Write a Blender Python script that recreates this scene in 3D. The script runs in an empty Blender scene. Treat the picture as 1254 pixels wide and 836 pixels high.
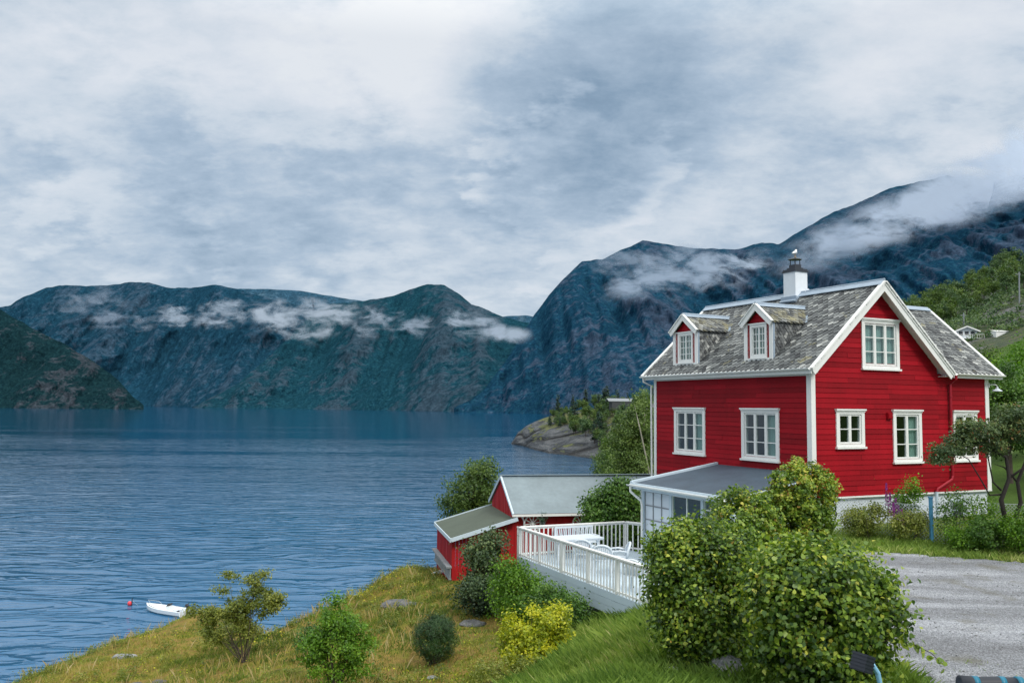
import bpy, bmesh, math, random
import numpy as np
from math import sin, cos, pi, radians, sqrt, tan, atan2
from mathutils import Vector, Matrix, noise as mnoise
from mathutils.bvhtree import BVHTree

random.seed(7)
RNG = np.random.default_rng(11)
SC = bpy.context.scene
COL = SC.collection

# ------------------------------------------------------------------ camera
F_PX, PITCH, ROLL, EYE = 1050.0, 0.0761, 0.0108, Vector((0, 0, 20.0))
cam_d = bpy.data.cameras.new('camera')
cam_d.sensor_width = 36.0
cam_d.lens = 36.0 * F_PX / 1254.0
cam_d.clip_start = 0.1
cam_d.clip_end = 60000
cam = bpy.data.objects.new('camera', cam_d)
COL.objects.link(cam)
cam.matrix_world = Matrix.Translation(EYE) @ Matrix.Rotation(pi / 2 + PITCH, 4, 'X') @ Matrix.Rotation(ROLL, 4, 'Z')
SC.camera = cam
SC.view_settings.view_transform = 'Standard'
SC.view_settings.look = 'None'
SC.view_settings.exposure = 0
SC.cycles.max_bounces = 6
SC.cycles.transparent_max_bounces = 24

def ray(px, py):
    X2 = (px - 627) / F_PX; Y2 = (418 - py) / F_PX
    X = X2 * cos(ROLL) - Y2 * sin(ROLL); Y = X2 * sin(ROLL) + Y2 * cos(ROLL)
    return Vector((X, cos(PITCH) - Y * sin(PITCH), sin(PITCH) + Y * cos(PITCH)))

def at_z(px, py, z):
    d = ray(px, py); return EYE + d * ((z - EYE.z) / d.z)

def at_y(px, py, y):
    d = ray(px, py); return EYE + d * (y / d.y)

# ------------------------------------------------------------------ materials
class NT:
    def __init__(s, tree): s.t = tree; s.n = tree.nodes; s.l = tree.links
    def new(s, typ, **kw):
        nd = s.n.new(typ)
        for k, v in kw.items():
            if hasattr(nd, k): setattr(nd, k, v)
            else:
                nd.inputs[k.replace('_', ' ')].default_value = v
        return nd
    def link(s, a, b): s.l.new(a, b)
    def math(s, op, a, b=None, clamp=False, c=None):
        nd = s.n.new('ShaderNodeMath'); nd.operation = op; nd.use_clamp = clamp
        for i, v in enumerate((a, b, c)):
            if v is None: continue
            if isinstance(v, (int, float)): nd.inputs[i].default_value = v
            else: s.link(v, nd.inputs[i])
        return nd.outputs[0]
    def noise(s, vec, scale, detail=4, rough=.55, dist=0.0):
        nd = s.n.new('ShaderNodeTexNoise')
        nd.inputs['Scale'].default_value = scale; nd.inputs['Detail'].default_value = detail
        nd.inputs['Roughness'].default_value = rough; nd.inputs['Distortion'].default_value = dist
        if vec is not None: s.link(vec, nd.inputs['Vector'])
        return nd.outputs[0]
    def mapping(s, vec, scale=(1, 1, 1), rot=(0, 0, 0), loc=(0, 0, 0)):
        nd = s.n.new('ShaderNodeMapping')
        nd.inputs['Scale'].default_value = scale; nd.inputs['Rotation'].default_value = rot
        nd.inputs['Location'].default_value = loc
        s.link(vec, nd.inputs['Vector']); return nd.outputs[0]
    def ramp(s, fac, stops, interp='LINEAR'):
        nd = s.n.new('ShaderNodeValToRGB'); nd.color_ramp.interpolation = interp
        e = nd.color_ramp.elements
        while len(e) < len(stops): e.new(0.5)
        for i, (p, c) in enumerate(stops):
            e[i].position = p
            if isinstance(c, (int, float)): c = (c, c, c)
            e[i].color = (c[0], c[1], c[2], 1)
        s.link(fac, nd.inputs[0]); return nd.outputs[0]
    def mix(s, fac, a, b, blend='MIX'):
        nd = s.n.new('ShaderNodeMix'); nd.data_type = 'RGBA'; nd.blend_type = blend
        for idx, v in ((0, fac), (6, a), (7, b)):
            if isinstance(v, (int, float)): nd.inputs[idx].default_value = v
            elif isinstance(v, tuple): nd.inputs[idx].default_value = (v[0], v[1], v[2], 1)
            else: s.link(v, nd.inputs[idx])
        return nd.outputs[2]
    def bump(s, h, strength=.3, dist=.05):
        nd = s.n.new('ShaderNodeBump'); nd.inputs['Strength'].default_value = strength
        nd.inputs['Distance'].default_value = dist; s.link(h, nd.inputs['Height']); return nd.outputs[0]
    def attr(s, name='tint'):
        nd = s.n.new('ShaderNodeAttribute'); nd.attribute_name = name; return nd.outputs['Fac']

def newmat(name):
    m = bpy.data.materials.new(name); m.use_nodes = True
    nt = NT(m.node_tree); b = nt.n['Principled BSDF']
    return m, nt, b

def geo_pos(nt): return nt.n.new('ShaderNodeNewGeometry').outputs['Position']
def obj_pos(nt): return nt.n.new('ShaderNodeTexCoord').outputs['Object']

def paint(name, col, rough=.55, var=.12, scale=3.0, bump=.0, tint=0.0, streak=False, spec=.4, metal=0):
    m, nt, b = newmat(name)
    p = geo_pos(nt)
    v = nt.mapping(p, (1, 1, .25)) if streak else p
    n = nt.noise(v, scale, 5, .6)
    n2 = nt.noise(p, scale * 9, 3, .6)
    k = nt.math('ADD', nt.math('MULTIPLY', n, 2 * var), nt.math('MULTIPLY', n2, var))
    k = nt.math('ADD', k, 1 - 1.5 * var)
    if tint:
        k = nt.math('ADD', k, nt.math('MULTIPLY', nt.math('SUBTRACT', nt.attr(), .5), tint))
    c = nt.mix(1.0, tuple(col), k, 'MULTIPLY')
    nt.link(c, b.inputs['Base Color'])
    b.inputs['Roughness'].default_value = rough
    b.inputs['Specular IOR Level'].default_value = spec
    b.inputs['Metallic'].default_value = metal
    if bump:
        nt.link(nt.bump(n2, bump, .02), b.inputs['Normal'])
    return m

def leafmat(name, stops, trans=.3, rough=.45, hue_noise=.0):
    m, nt, b = newmat(name)
    c = nt.ramp(nt.attr(), stops)
    nt.link(c, b.inputs['Base Color']); b.inputs['Roughness'].default_value = rough
    b.inputs['Specular IOR Level'].default_value = .35
    tr = nt.n.new('ShaderNodeBsdfTranslucent')
    c2 = nt.mix(1.0, c, (1.15, 1.25, .6), 'MULTIPLY'); nt.link(c2, tr.inputs['Color'])
    mx = nt.n.new('ShaderNodeMixShader'); mx.inputs[0].default_value = trans
    nt.link(b.outputs[0], mx.inputs[1]); nt.link(tr.outputs[0], mx.inputs[2])
    nt.link(mx.outputs[0], nt.n['Material Output'].inputs['Surface'])
    return m

M = {}
M['red'] = paint('red_paint', (.265, .0034, .0098), .62, .30, 1.1, .0, .5, True, .15)
M['red_shed'] = paint('red_shed_paint', (.34, .007, .010), .6, .2, 1.6, .1, .25, True, .3)
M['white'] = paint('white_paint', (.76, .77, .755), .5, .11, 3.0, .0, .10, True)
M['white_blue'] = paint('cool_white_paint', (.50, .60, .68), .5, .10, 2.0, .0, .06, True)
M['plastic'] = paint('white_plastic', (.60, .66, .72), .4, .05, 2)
M['plaster'] = paint('grey_white_plaster', (.60, .65, .71), .8, .12, 1.5, .3)
M['brickwhite'] = paint('whitewashed_brick', (.72, .76, .80), .8, .12, 4, .4)
M['dark'] = paint('dark_metal', (.035, .04, .05), .45, .2, 5)
M['bluegrey'] = paint('zinc_flashing', (.27, .34, .42), .5, .25, 3, 0, 0, False, .5)
M['red_dark'] = paint('red_pipe', (.30, .005, .018), .4, .1, 3)
M['greenroof'] = paint('green_grey_felt', (.070, .088, .066), .85, .25, 1.2, .3)
M['greyroof'] = paint('grey_sheet_roof', (.175, .225, .25), .5, .34, .8, .05, .12)
M['felt'] = paint('slate_grey_felt', (.050, .075, .105), .6, .45, 1.6, .2)
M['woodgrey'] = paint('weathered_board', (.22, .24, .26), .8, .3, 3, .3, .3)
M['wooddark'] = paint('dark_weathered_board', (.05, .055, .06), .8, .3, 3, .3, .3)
M['curtain'] = paint('curtain_cloth', (.30, .42, .39), .9, .1, 4)
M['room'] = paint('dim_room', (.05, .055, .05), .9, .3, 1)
M['bark'] = paint('bark', (.07, .055, .045), .9, .4, 6, .5)
M['bark_dark'] = paint('dark_bark', (.022, .018, .016), .9, .4, 6, .5)
M['bark_pale'] = paint('pale_bark', (.26, .25, .20), .8, .3, 5, .3)
M['bluepost'] = paint('blue_painted_post', (.07, .25, .42), .5, .15, 5)
M['wire'] = paint('galvanised_wire', (.42, .46, .50), .5, .1, 5)
M['boatwhite'] = paint('boat_gelcoat', (.80, .84, .85), .25, .03, 1)
M['boatblue'] = paint('boat_lower_hull', (.30, .52, .62), .3, .05, 1)
M['buoyred'] = paint('buoy_red', (.7, .06, .08), .4, .05, 1)
M['yellow'] = paint('beak_yellow', (.7, .4, .05), .5, .05, 1)
M['feather'] = paint('white_feather', (.80, .80, .78), .7, .05, 9)
M['featherg'] = paint('grey_feather', (.35, .38, .42), .7, .05, 9)
M['purple'] = paint('purple_petal', (.26, .03, .24), .6, .3, 20)
M['petal'] = paint('white_petal', (.75, .78, .72), .6, .1, 20)
M['cyan'] = paint('turquoise_trim', (.01, .15, .24), .4, .1, 9)
M['palearm'] = paint('light_blue_metal', (.22, .46, .66), .35, .1, 6)
M['black'] = paint('black_rubber', (.018, .022, .032), .5, .2, 9)
M['soil'] = paint('dark_soil', (.03, .026, .02), .95, .3, 3)

def mat_glass():
    m, nt, b = newmat('window_glass')
    tr = nt.n.new('ShaderNodeBsdfTransparent'); tr.inputs[0].default_value = (.72, .82, .80, 1)
    gl = nt.n.new('ShaderNodeBsdfGlossy'); gl.inputs['Roughness'].default_value = .03
    gl.inputs[0].default_value = (.85, .95, 1, 1)
    lw = nt.n.new('ShaderNodeLayerWeight'); lw.inputs[0].default_value = .5
    k = nt.math('ADD', nt.math('MULTIPLY', nt.math('POWER', lw.outputs['Facing'], 4), .7), .085, True)
    mx = nt.n.new('ShaderNodeMixShader'); nt.link(k, mx.inputs[0])
    nt.link(tr.outputs[0], mx.inputs[1]); nt.link(gl.outputs[0], mx.inputs[2])
    nt.link(mx.outputs[0], nt.n['Material Output'].inputs['Surface'])
    return m
M['glass'] = mat_glass()

def mat_slate(name, lichen):
    m, nt, b = newmat(name)
    t = nt.attr()
    c = nt.ramp(t, [(0, (.035, .038, .042)), (.3, (.075, .082, .085)), (.55, (.135, .145, .145)), (.8, (.22, .23, .225)), (1, (.35, .36, .345))])
    p = geo_pos(nt)
    n = nt.noise(p, 9, 5, .7)
    c = nt.mix(1.0, c, nt.ramp(n, [(.25, .5), (.75, 1.45)]), 'MULTIPLY')
    n2 = nt.noise(p, 2.2, 4, .7)
    f = nt.ramp(n2, [(.45 - lichen * .2, 0), (.7, .75)])
    c = nt.mix(f, c, (.30, .27, .13))
    nt.link(c, b.inputs['Base Color']); b.inputs['Roughness'].default_value = .6
    nt.link(nt.bump(n, .4, .02), b.inputs['Normal'])
    return m
M['slate'] = mat_slate('slate', -.8)
M['slate_lichen'] = mat_slate('lichened_slate', -.1)

# ------------------------------------------------------------------ mesh helpers
def tag(o, label=None, cat=None, group=None, kind=None):
    if label: o['label'] = label
    if cat: o['category'] = cat
    if group: o['group'] = group
    if kind: o['kind'] = kind
    return o

def empty(name, loc=(0, 0, 0), rz=0, parent=None):
    o = bpy.data.objects.new(name, None); COL.objects.link(o)
    o.location = loc; o.rotation_euler = (0, 0, rz); o.empty_display_size = .3
    if parent: o.parent = parent
    return o

class MB:
    """collects polygons; T maps local (a,b,c) to object space"""
    def __init__(s, T=None): s.v = []; s.f = []; s.t = []; s.T = T
    def pt(s, p):
        if s.T: p = s.T(*p)
        s.v.append(tuple(p)); return len(s.v) - 1
    def face(s, pts, tint=.5):
        s.f.append([s.pt(p) for p in pts]); s.t.append(tint)
    def box(s, a, b, tint=.5):
        x0, y0, z0 = a; x1, y1, z1 = b
        i = [s.pt(p) for p in ((x0, y0, z0), (x1, y0, z0), (x1, y1, z0), (x0, y1, z0), (x0, y0, z1), (x1, y0, z1), (x1, y1, z1), (x0, y1, z1))]
        for q in ((0, 3, 2, 1), (4, 5, 6, 7), (0, 1, 5, 4), (1, 2, 6, 5), (2, 3, 7, 6), (3, 0, 4, 7)):
            s.f.append([i[k] for k in q]); s.t.append(tint)
    def beam(s, p, q, w, h, up=(0, 0, 1), tint=.5):
        """box beam from p to q; w across, h along up"""
        p = Vector(p); q = Vector(q); d = (q - p).normalized(); up = Vector(up)
        x = d.cross(up).normalized(); u = x.cross(d).normalized()
        i = []
        for e in (p, q):
            for a, b in ((-1, -1), (1, -1), (1, 1), (-1, 1)):
                i.append(s.pt(e + x * (a * w / 2) + u * (b * h / 2)))
        for f in ((0, 1, 2, 3), (7, 6, 5, 4), (0, 4, 5, 1), (1, 5, 6, 2), (2, 6, 7, 3), (3, 7, 4, 0)):
            s.f.append([i[k] for k in f]); s.t.append(tint)
    def tube(s, pts, radii, n=8, cap=True, tint=.5):
        pts = [Vector(p) for p in pts]
        if isinstance(radii, (int, float)): radii = [radii] * len(pts)
        rings = []
        prev = None
        for k, p in enumerate(pts):
            d = (pts[min(k + 1, len(pts) - 1)] - pts[max(k - 1, 0)]).normalized()
            ref = Vector((0, 0, 1)) if abs(d.z) < .9 else Vector((1, 0, 0))
            if prev is not None: x = (prev - d * prev.dot(d)).normalized()
            else: x = d.cross(ref).normalized()
            prev = x
            y = d.cross(x)
            rings.append([s.pt(p + (x * cos(2 * pi * j / n) + y * sin(2 * pi * j / n)) * radii[k]) for j in range(n)])
        for a, b in zip(rings, rings[1:]):
            for j in range(n):
                s.f.append([a[j], a[(j + 1) % n], b[(j + 1) % n], b[j]]); s.t.append(tint)
        if cap:
            s.f.append(rings[0][::-1]); s.t.append(tint); s.f.append(rings[-1]); s.t.append(tint)
    def lathe(s, prof, c=(0, 0, 0), n=16, tint=.5):
        rings = [[s.pt((c[0] + r * cos(2 * pi * j / n), c[1] + r * sin(2 * pi * j / n), c[2] + z)) for j in range(n)] for r, z in prof]
        for a, b in zip(rings, rings[1:]):
            for j in range(n):
                s.f.append([a[j], a[(j + 1) % n], b[(j + 1) % n], b[j]]); s.t.append(tint)
        s.f.append(rings[0][::-1]); s.t.append(tint); s.f.append(rings[-1]); s.t.append(tint)
    def build(s, name, mat, parent=None, smooth=False, loc=None):
        me = bpy.data.meshes.new(name); me.from_pydata(s.v, [], s.f)
        a = me.attributes.new('tint', 'FLOAT', 'FACE'); a.data.foreach_set('value', np.array(s.t, 'f'))
        me.materials.append(mat)
        if smooth: me.polygons.foreach_set('use_smooth', [True] * len(me.polygons))
        me.update()
        o = bpy.data.objects.new(name, me); COL.objects.link(o)
        if parent: o.parent = parent
        if loc: o.location = loc
        return o

def np_mesh(name, V, F, mat, tint=None, smooth=False, parent=None, kmat=None):
    """V (n,3), F (m,k) arrays"""
    V = np.asarray(V, 'f'); F = np.asarray(F, 'i'); m, k = F.shape
    me = bpy.data.meshes.new(name)
    me.vertices.add(len(V)); me.vertices.foreach_set('co', V.ravel())
    me.loops.add(m * k); me.loops.foreach_set('vertex_index', F.ravel())
    me.polygons.add(m); me.polygons.foreach_set('loop_start', np.arange(0, m * k, k, dtype='i'))
    me.polygons.foreach_set('loop_total', np.full(m, k, 'i'))
    if smooth: me.polygons.foreach_set('use_smooth', np.ones(m, bool))
    if tint is not None:
        a = me.attributes.new('tint', 'FLOAT', 'FACE' if len(tint) == m else 'POINT')
        a.data.foreach_set('value', np.asarray(tint, 'f'))
    me.materials.append(mat); me.update(calc_edges=True)
    o = bpy.data.objects.new(name, me); COL.objects.link(o)
    if parent: o.parent = parent
    return o

def copy_tree(o, parent=None):
    c = o.copy(); COL.objects.link(c); c.parent = parent
    for ch in list(o.children): copy_tree(ch, c)
    return c

# ------------------------------------------------------------------ foliage
LEAF_Q = np.array([(0, -.5, 0), (.30, -.05, .06), (0, .5, -.04), (-.30, -.05, .06)], 'f')
LEAF_H = np.array([(0, -.48, 0), (.30, -.36, .06), (.36, -.05, .10), (0, .55, -.10), (-.36, -.05, .10), (-.30, -.36, .06)], 'f')
NEEDLE = np.array([(0, -.5, 0), (.07, 0, 0), (0, .5, 0), (-.07, 0, 0)], 'f')

def unit(a): return a / np.maximum(np.linalg.norm(a, axis=1, keepdims=True), 1e-6)

def leaves(P, N, size, tmpl, rng, droop=0.0):
    """one small polygon at each P, its face along N"""
    n = len(P); N = unit(N)
    r = unit(rng.normal(size=(n, 3))); r[:, 2] -= droop
    X = unit(np.cross(N, r)); Y = np.cross(N, X)
    s = size * rng.uniform(.6, 1.25, (n, 1))
    T = tmpl
    V = P[:, None, :] + s[:, None] * (T[None, :, 0, None] * X[:, None] + T[None, :, 1, None] * Y[:, None] + T[None, :, 2, None] * N[:, None])
    k = len(T)
    return V.reshape(-1, 3), np.arange(n * k).reshape(n, k)

def crown_points(ells, n, clumps, sigma, rng, inner=.55, flat=1.0):
    """points in clumps near the surface of several ellipsoids -> P, outward N, clump tint"""
    vol = np.array([e[3] * e[4] * e[5] for e in ells]) ** (2 / 3); vol /= vol.sum()
    P = []; N = []; Tn = []; CC = []
    for e, w in zip(ells, vol):
        c = np.array(e[:3]); r = np.array(e[3:6]); nc = max(3, int(clumps * w)); nl = max(8, int(n * w))
        d = unit(rng.normal(size=(nc, 3))); rad = rng.uniform(inner ** 2, 1, (nc, 1)) ** .5
        rad *= rng.uniform(.88, 1.1, (nc, 1))
        cc = c + d * rad * r
        ct = rng.uniform(0, 1, nc)
        idx = rng.integers(0, nc, nl)
        pp = cc[idx] + rng.normal(size=(nl, 3)) * sigma * np.array([1, 1, .75 * flat])
        nn = unit((pp - c) / r)
        P.append(pp); N.append(nn); Tn.append(ct[idx]); CC.append(cc)
    return np.concatenate(P), np.concatenate(N), np.concatenate(Tn), np.concatenate(CC)

def foliage_obj(name, parent, mat, ells, n, clumps, sigma, size, seed, tmpl=LEAF_Q, inner=.55, up=.5, rnd=.7, out=.7, flat=1.0, tvar=.35, bias=0.0, droop=0.0, keep=None):
    rng = np.random.default_rng(seed)
    P, N, T, CC = crown_points(ells, n, clumps, sigma, rng, inner, flat)
    if keep is not None:
        k = keep(P); P, N, T = P[k], N[k], T[k]
    nn = N * out + np.array([0, 0, up]) + rng.normal(size=N.shape) * rnd
    V, F = leaves(P, nn, size, tmpl, rng, droop)
    t = np.clip(T * .55 + rng.uniform(0, 1, len(P)) * tvar + bias, 0, 1)
    return np_mesh(name, V, F, mat, t, parent=parent), CC

def limbs(mb, base, targets, r0, rng, mid=None, n=6, fork=.45, sag=.1):
    base = Vector(base)
    for t in targets:
        t = Vector(t); j = Vector(rng.normal(size=3)) * .08 * (t - base).length
        st = base
        m = base.lerp(t, .5) + j + Vector((0, 0, sag * (t - base).length))
        q = base.lerp(t, .8) + j * .4 + Vector((0, 0, sag * .5 * (t - base).length))
        mb.tube([st, m, q, t], [r0, r0 * .6, r0 * .35, r0 * .12], n, False)
# ------------------------------------------------------------------ world: overcast sky with layered cloud
SUN_EL, SUN_AZ = radians(42), radians(150)      # azimuth measured clockwise from +Y (north)
w = bpy.data.worlds.new('World'); SC.world = w; w.use_nodes = True
nt = NT(w.node_tree); bg = nt.n['Background']; out = nt.n['World Output']
sky = nt.n.new('ShaderNodeTexSky'); sky.sky_type = 'NISHITA'; sky.sun_disc = False
sky.sun_elevation = SUN_EL; sky.sun_rotation = SUN_AZ
nt.link(sky.outputs[0], bg.inputs[0]); bg.inputs[1].default_value = .09
tc = nt.n.new('ShaderNodeTexCoord').outputs['Generated']
sep = nt.n.new('ShaderNodeSeparateXYZ'); nt.link(tc, sep.inputs[0])
zz = nt.math('MAXIMUM', sep.outputs[2], 0.0)
den = nt.math('ADD', zz, .33)
cmb = nt.n.new('ShaderNodeCombineXYZ')
nt.link(nt.math('DIVIDE', sep.outputs[0], den), cmb.inputs[0])
nt.link(nt.math('DIVIDE', sep.outputs[1], den), cmb.inputs[1])
pl = cmb.outputs[0]
big = nt.noise(nt.mapping(pl, (1.05, 1.5, 1), loc=(3.2, 1.4, 0)), 1.0, 4, .5, .0)
mid = nt.noise(nt.mapping(pl, (2.0, 2.5, 1), loc=(7.1, 4.4, 2)), 1.7, 6, .56, .0)
fine = nt.noise(nt.mapping(pl, (3.4, 4.4, 1), loc=(1.1, 9.4, 5)), 2.2, 9, .66, .12)
# broad lighter and darker decks of cloud, each a direction and a spread
def blob(px, py, deg, amp, warp=.09):
    d = ray(px, py).normalized()
    nd = nt.n.new('ShaderNodeVectorMath'); nd.operation = 'DOT_PRODUCT'
    nt.link(tc, nd.inputs[0]); nd.inputs[1].default_value = d
    v = nt.math('ADD', nd.outputs['Value'], nt.math('MULTIPLY', nt.math('SUBTRACT', mid, .5), warp))
    mr = nt.n.new('ShaderNodeMapRange'); mr.interpolation_type = 'SMOOTHSTEP'
    mr.inputs['From Min'].default_value = cos(radians(deg)); mr.inputs['From Max'].default_value = 1.0
    mr.inputs['To Max'].default_value = amp
    nt.link(v, mr.inputs[0]); return mr.outputs[0]
tot = nt.math('ADD', nt.math('MULTIPLY', nt.math('SUBTRACT', big, .5), .45), nt.math('MULTIPLY', nt.math('SUBTRACT', mid, .5), .85))
tot = nt.math('ADD', tot, nt.math('MULTIPLY', nt.math('SUBTRACT', fine, .5), .62))
for a in ((735, 120, 10, -.22, .03), (650, 190, 8, -.16, .03), (860, 90, 10, -.14, .04), (600, 240, 9, -.10, .05), (330, 285, 9, -.22, .08), (150, 300, 8, -.16, .08),
          (330, 100, 12, .16, .1), (520, 60, 9, .15, .08), (1150, 60, 9, .07, .09), (700, 250, 5, .12, .06), (180, 335, 5, .10, .04), (1100, 150, 8, .02, .08), (650, 340, 7, -.08, .05), (60, 230, 9, .04, .08)):
    tot = nt.math('ADD', tot, blob(*a))
fac = nt.math('ADD', nt.math('MULTIPLY', tot, 1.0), .655, True)
colr = nt.ramp(fac, [(0, (.16, .25, .36)), (.25, (.26, .37, .50)), (.48, (.43, .54, .67)), (.66, (.62, .70, .79)), (.85, (.74, .79, .86)), (1, (.80, .84, .89))])
# the overcast dome grows brighter towards the zenith
zen = nt.ramp(nt.math('MULTIPLY', zz, 1.0), [(0, 1.0), (.40, 1.0), (.70, (2.9, 2.65, 2.3)), (1, (3.7, 3.3, 2.8))])
colr = nt.mix(1.0, colr, zen, 'MULTIPLY')
bg2 = nt.n.new('ShaderNodeBackground'); nt.link(colr, bg2.inputs[0]); bg2.inputs[1].default_value = 1.0
mx = nt.n.new('ShaderNodeMixShader'); mx.inputs[0].default_value = .93
nt.link(bg.outputs[0], mx.inputs[1]); nt.link(bg2.outputs[0], mx.inputs[2]); nt.link(mx.outputs[0], out.inputs[0])

sd = bpy.data.lights.new('sun', 'SUN'); sd.energy = 2.0; sd.angle = radians(14); sd.color = (1, .95, .88)
so = bpy.data.objects.new('sun', sd); COL.objects.link(so)
dirv = Vector((sin(SUN_AZ) * cos(SUN_EL), cos(SUN_AZ) * cos(SUN_EL), sin(SUN_EL)))
so.rotation_euler = dirv.to_track_quat('Z', 'Y').to_euler(); so.location = (0, 0, 200)

# ------------------------------------------------------------------ water
def mat_water():
    m, nt, b = newmat('fjord_water')
    p = geo_pos(nt); sp = nt.n.new('ShaderNodeSeparateXYZ'); nt.link(p, sp.inputs[0])
    patch = nt.noise(nt.mapping(p, (.004, .012, 1)), 1, 4, .6)
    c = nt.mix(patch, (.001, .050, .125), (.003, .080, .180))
    # near water painted paler, standing in for its high-sky reflection
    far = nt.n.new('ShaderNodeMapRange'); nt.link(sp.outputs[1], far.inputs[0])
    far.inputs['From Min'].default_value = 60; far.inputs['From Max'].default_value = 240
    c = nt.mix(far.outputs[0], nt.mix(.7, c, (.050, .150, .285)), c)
    nt.link(c, b.inputs['Base Color'])
    b.inputs['IOR'].default_value = 1.36; b.inputs['Specular Tint'].default_value = (.36, .72, 1, 1); b.inputs['Specular IOR Level'].default_value = .5
    rg = nt.n.new('ShaderNodeMapRange'); nt.link(sp.outputs[1], rg.inputs[0])
    rg.inputs['From Min'].default_value = 80; rg.inputs['From Max'].default_value = 1500
    rg.inputs['To Min'].default_value = .05; rg.inputs['To Max'].default_value = .07
    nt.link(rg.outputs[0], b.inputs['Roughness'])
    # wave trains: long crests running nearly across the view
    w1 = nt.noise(nt.mapping(p, (.085, .26, 1), (0, 0, radians(-10))), 1, 3, .5, .7)
    w2 = nt.noise(nt.mapping(p, (.50, 1.15, 1), (0, 0, radians(8))), 1, 4, .55, .7)
    w3 = nt.noise(nt.mapping(p, (.02, .07, 1), (0, 0, radians(-6))), 1, 2, .5, .3)
    gust = nt.ramp(nt.noise(nt.mapping(p, (.0035, .013, 1), (0, 0, radians(5))), 1, 5, .6, .4), [(.38, .12), (.50, .5), (.62, 1.15)])
    rdg = nt.math('SUBTRACT', 1, nt.math('ABSOLUTE', nt.math('SUBTRACT', nt.math('MULTIPLY', w1, 2), 1)), True)
    crest = nt.math('MULTIPLY', nt.math('POWER', rdg, 7), .8)
    h = nt.math('ADD', nt.math('MULTIPLY', crest, 1.0), nt.math('MULTIPLY', w2, .20))
    h = nt.math('MULTIPLY', h, gust)
    h = nt.math('ADD', h, nt.math('MULTIPLY', w3, 1.4))
    at = nt.n.new('ShaderNodeMapRange'); at.interpolation_type = 'SMOOTHERSTEP'; nt.link(nt.math('LOGARITHM', sp.outputs[1], 10), at.inputs[0])
    at.inputs['From Min'].default_value = 1.8; at.inputs['From Max'].default_value = 2.95; at.inputs['To Min'].default_value = 1.0; at.inputs['To Max'].default_value = .05
    nt.link(nt.bump(nt.math('MULTIPLY', h, at.outputs[0]), 1.0, .60), b.inputs['Normal'])
    return m
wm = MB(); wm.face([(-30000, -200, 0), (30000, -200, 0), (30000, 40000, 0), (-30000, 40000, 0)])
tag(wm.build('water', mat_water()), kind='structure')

# ------------------------------------------------------------------ near terrain from surveyed heights
CP = np.array([
 # driveway and garden level
 (3,10.5,16.65),(6,10.6,16.7),(9,20,16.7),(12,19,16.75),(15,15,16.8),(20,20,17),(12,25,16.72),(10,24,16.72),(16,28,16.75),(25,30,17.3),(8,15,16.7),(12,12,16.75),(20,12,17),(30,20,17.6),(40,30,19),
 (5,8.3,16.75),(10,8,16.85),(16,8,17),(3,7,17.3),(6,6.3,17.6),(10,6,17.6),(4,4,18.45),(2,4,18.5),(8,3.5,18.5),(0,4,18.5),(0,1,18.6),(6,1,18.6),(14,2,18.6),(30,4,18.6),(-4,2,18),
 (7.5,23,16.5),(6.0,21,16.35),(5,19,16.4),(4,16,16.5),(3,13,16.6),
 # crest of the green bank
 (2.95,20,15.15),(2.1,18.4,15.05),(1.4,16.6,15.35),(.85,14.8,15.65),(.05,11,16.2),(-.6,8,17.0),(-1.6,5,17.6),
 # under the deck and the foot of the bank
 (-.2,18.5,14.1),(-1,16,14.2),(-1.8,12.5,14.7),(-3,9,15.4),(-6,6,15.6),(0,22,14.0),(.6,26,13.9),(3,27,14.0),(4,30,14.2),(5.5,34,14.3),(1.5,23,14.1),
 # meadow
 (-1.8,22,13.65),(-3.9,20,13.45),(-2.1,31,13.45),(-3.2,36,13.35),(-4.7,36,13.15),(-6,35,12.45),(-7.4,35,11.7),(-8.8,35,10.9),(-11.8,38,10.7),(-14,39,10.55),(-14.5,37,10.73),(-15.7,34,10.6),(-16.4,31,10.6),(-16.9,29,10.4),
 (-10.2,25,11.7),(-9,29,11.5),(-13.5,27,11),(-6.5,30,12.4),(-4.3,31,12.85),(-2,27,13.6),(-6,24,12.9),(-8,20,12.9),(-14,20,11.9),(-12,33,10.9),(-10,14,13.6),(-20,12,12),(-5,14,14.0),
 # the drop to the fjord
 (-20,38,6.5),(-22,32,6.5),(-24,24,7),(-17,43,5.5),(-12,43,5),(-8.5,40,6),(-5.5,41,7.5),(-3.4,41,9.5),(0,42,10.5),(3,44,10.5),(6,44,11.5),
 (-26,40,0),(-28,30,0),(-20,47,-1),(-10,49,-2),(-4,49,0),(2,52,1),(6,56,3),(-34,36,-5),(-30,55,-6),(-10,62,-7),(4,66,-4),(-38,20,-4),
 # land on the right, behind the house
 (10,54,13.6),(16,50,15),(25,50,17),(30,70,17),(13,70,9),(9,75,3),(12,95,3),(22,100,12),(35,100,18),(50,60,24),(55,90,28),(8,40,14.6),(15,40,15.6),(-50,60,-12),(0,95,-10),(50,5,19)], float)
def _phi(r): return np.sqrt(r * r + 1.2)
_d = np.linalg.norm(CP[:, None, :2] - CP[None, :, :2], axis=2)
_n = len(CP)
_A = np.zeros((_n + 3, _n + 3)); _A[:_n, :_n] = -_phi(_d) - np.eye(_n) * .05; _A[:_n, _n] = 1; _A[:_n, _n + 1:] = CP[:, :2]; _A[_n:, :_n] = _A[:_n, _n:].T
_w = np.linalg.solve(_A, np.concatenate([CP[:, 2], [0, 0, 0]]))
TX0, TX1, TY0, TY1, TD = -42, 58, 0.5, 104, .25
gx = np.arange(TX0, TX1 + .01, TD); gy = np.arange(TY0, TY1 + .01, TD)
GX, GY = np.meshgrid(gx, gy)
GZ = np.zeros_like(GX)
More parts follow.
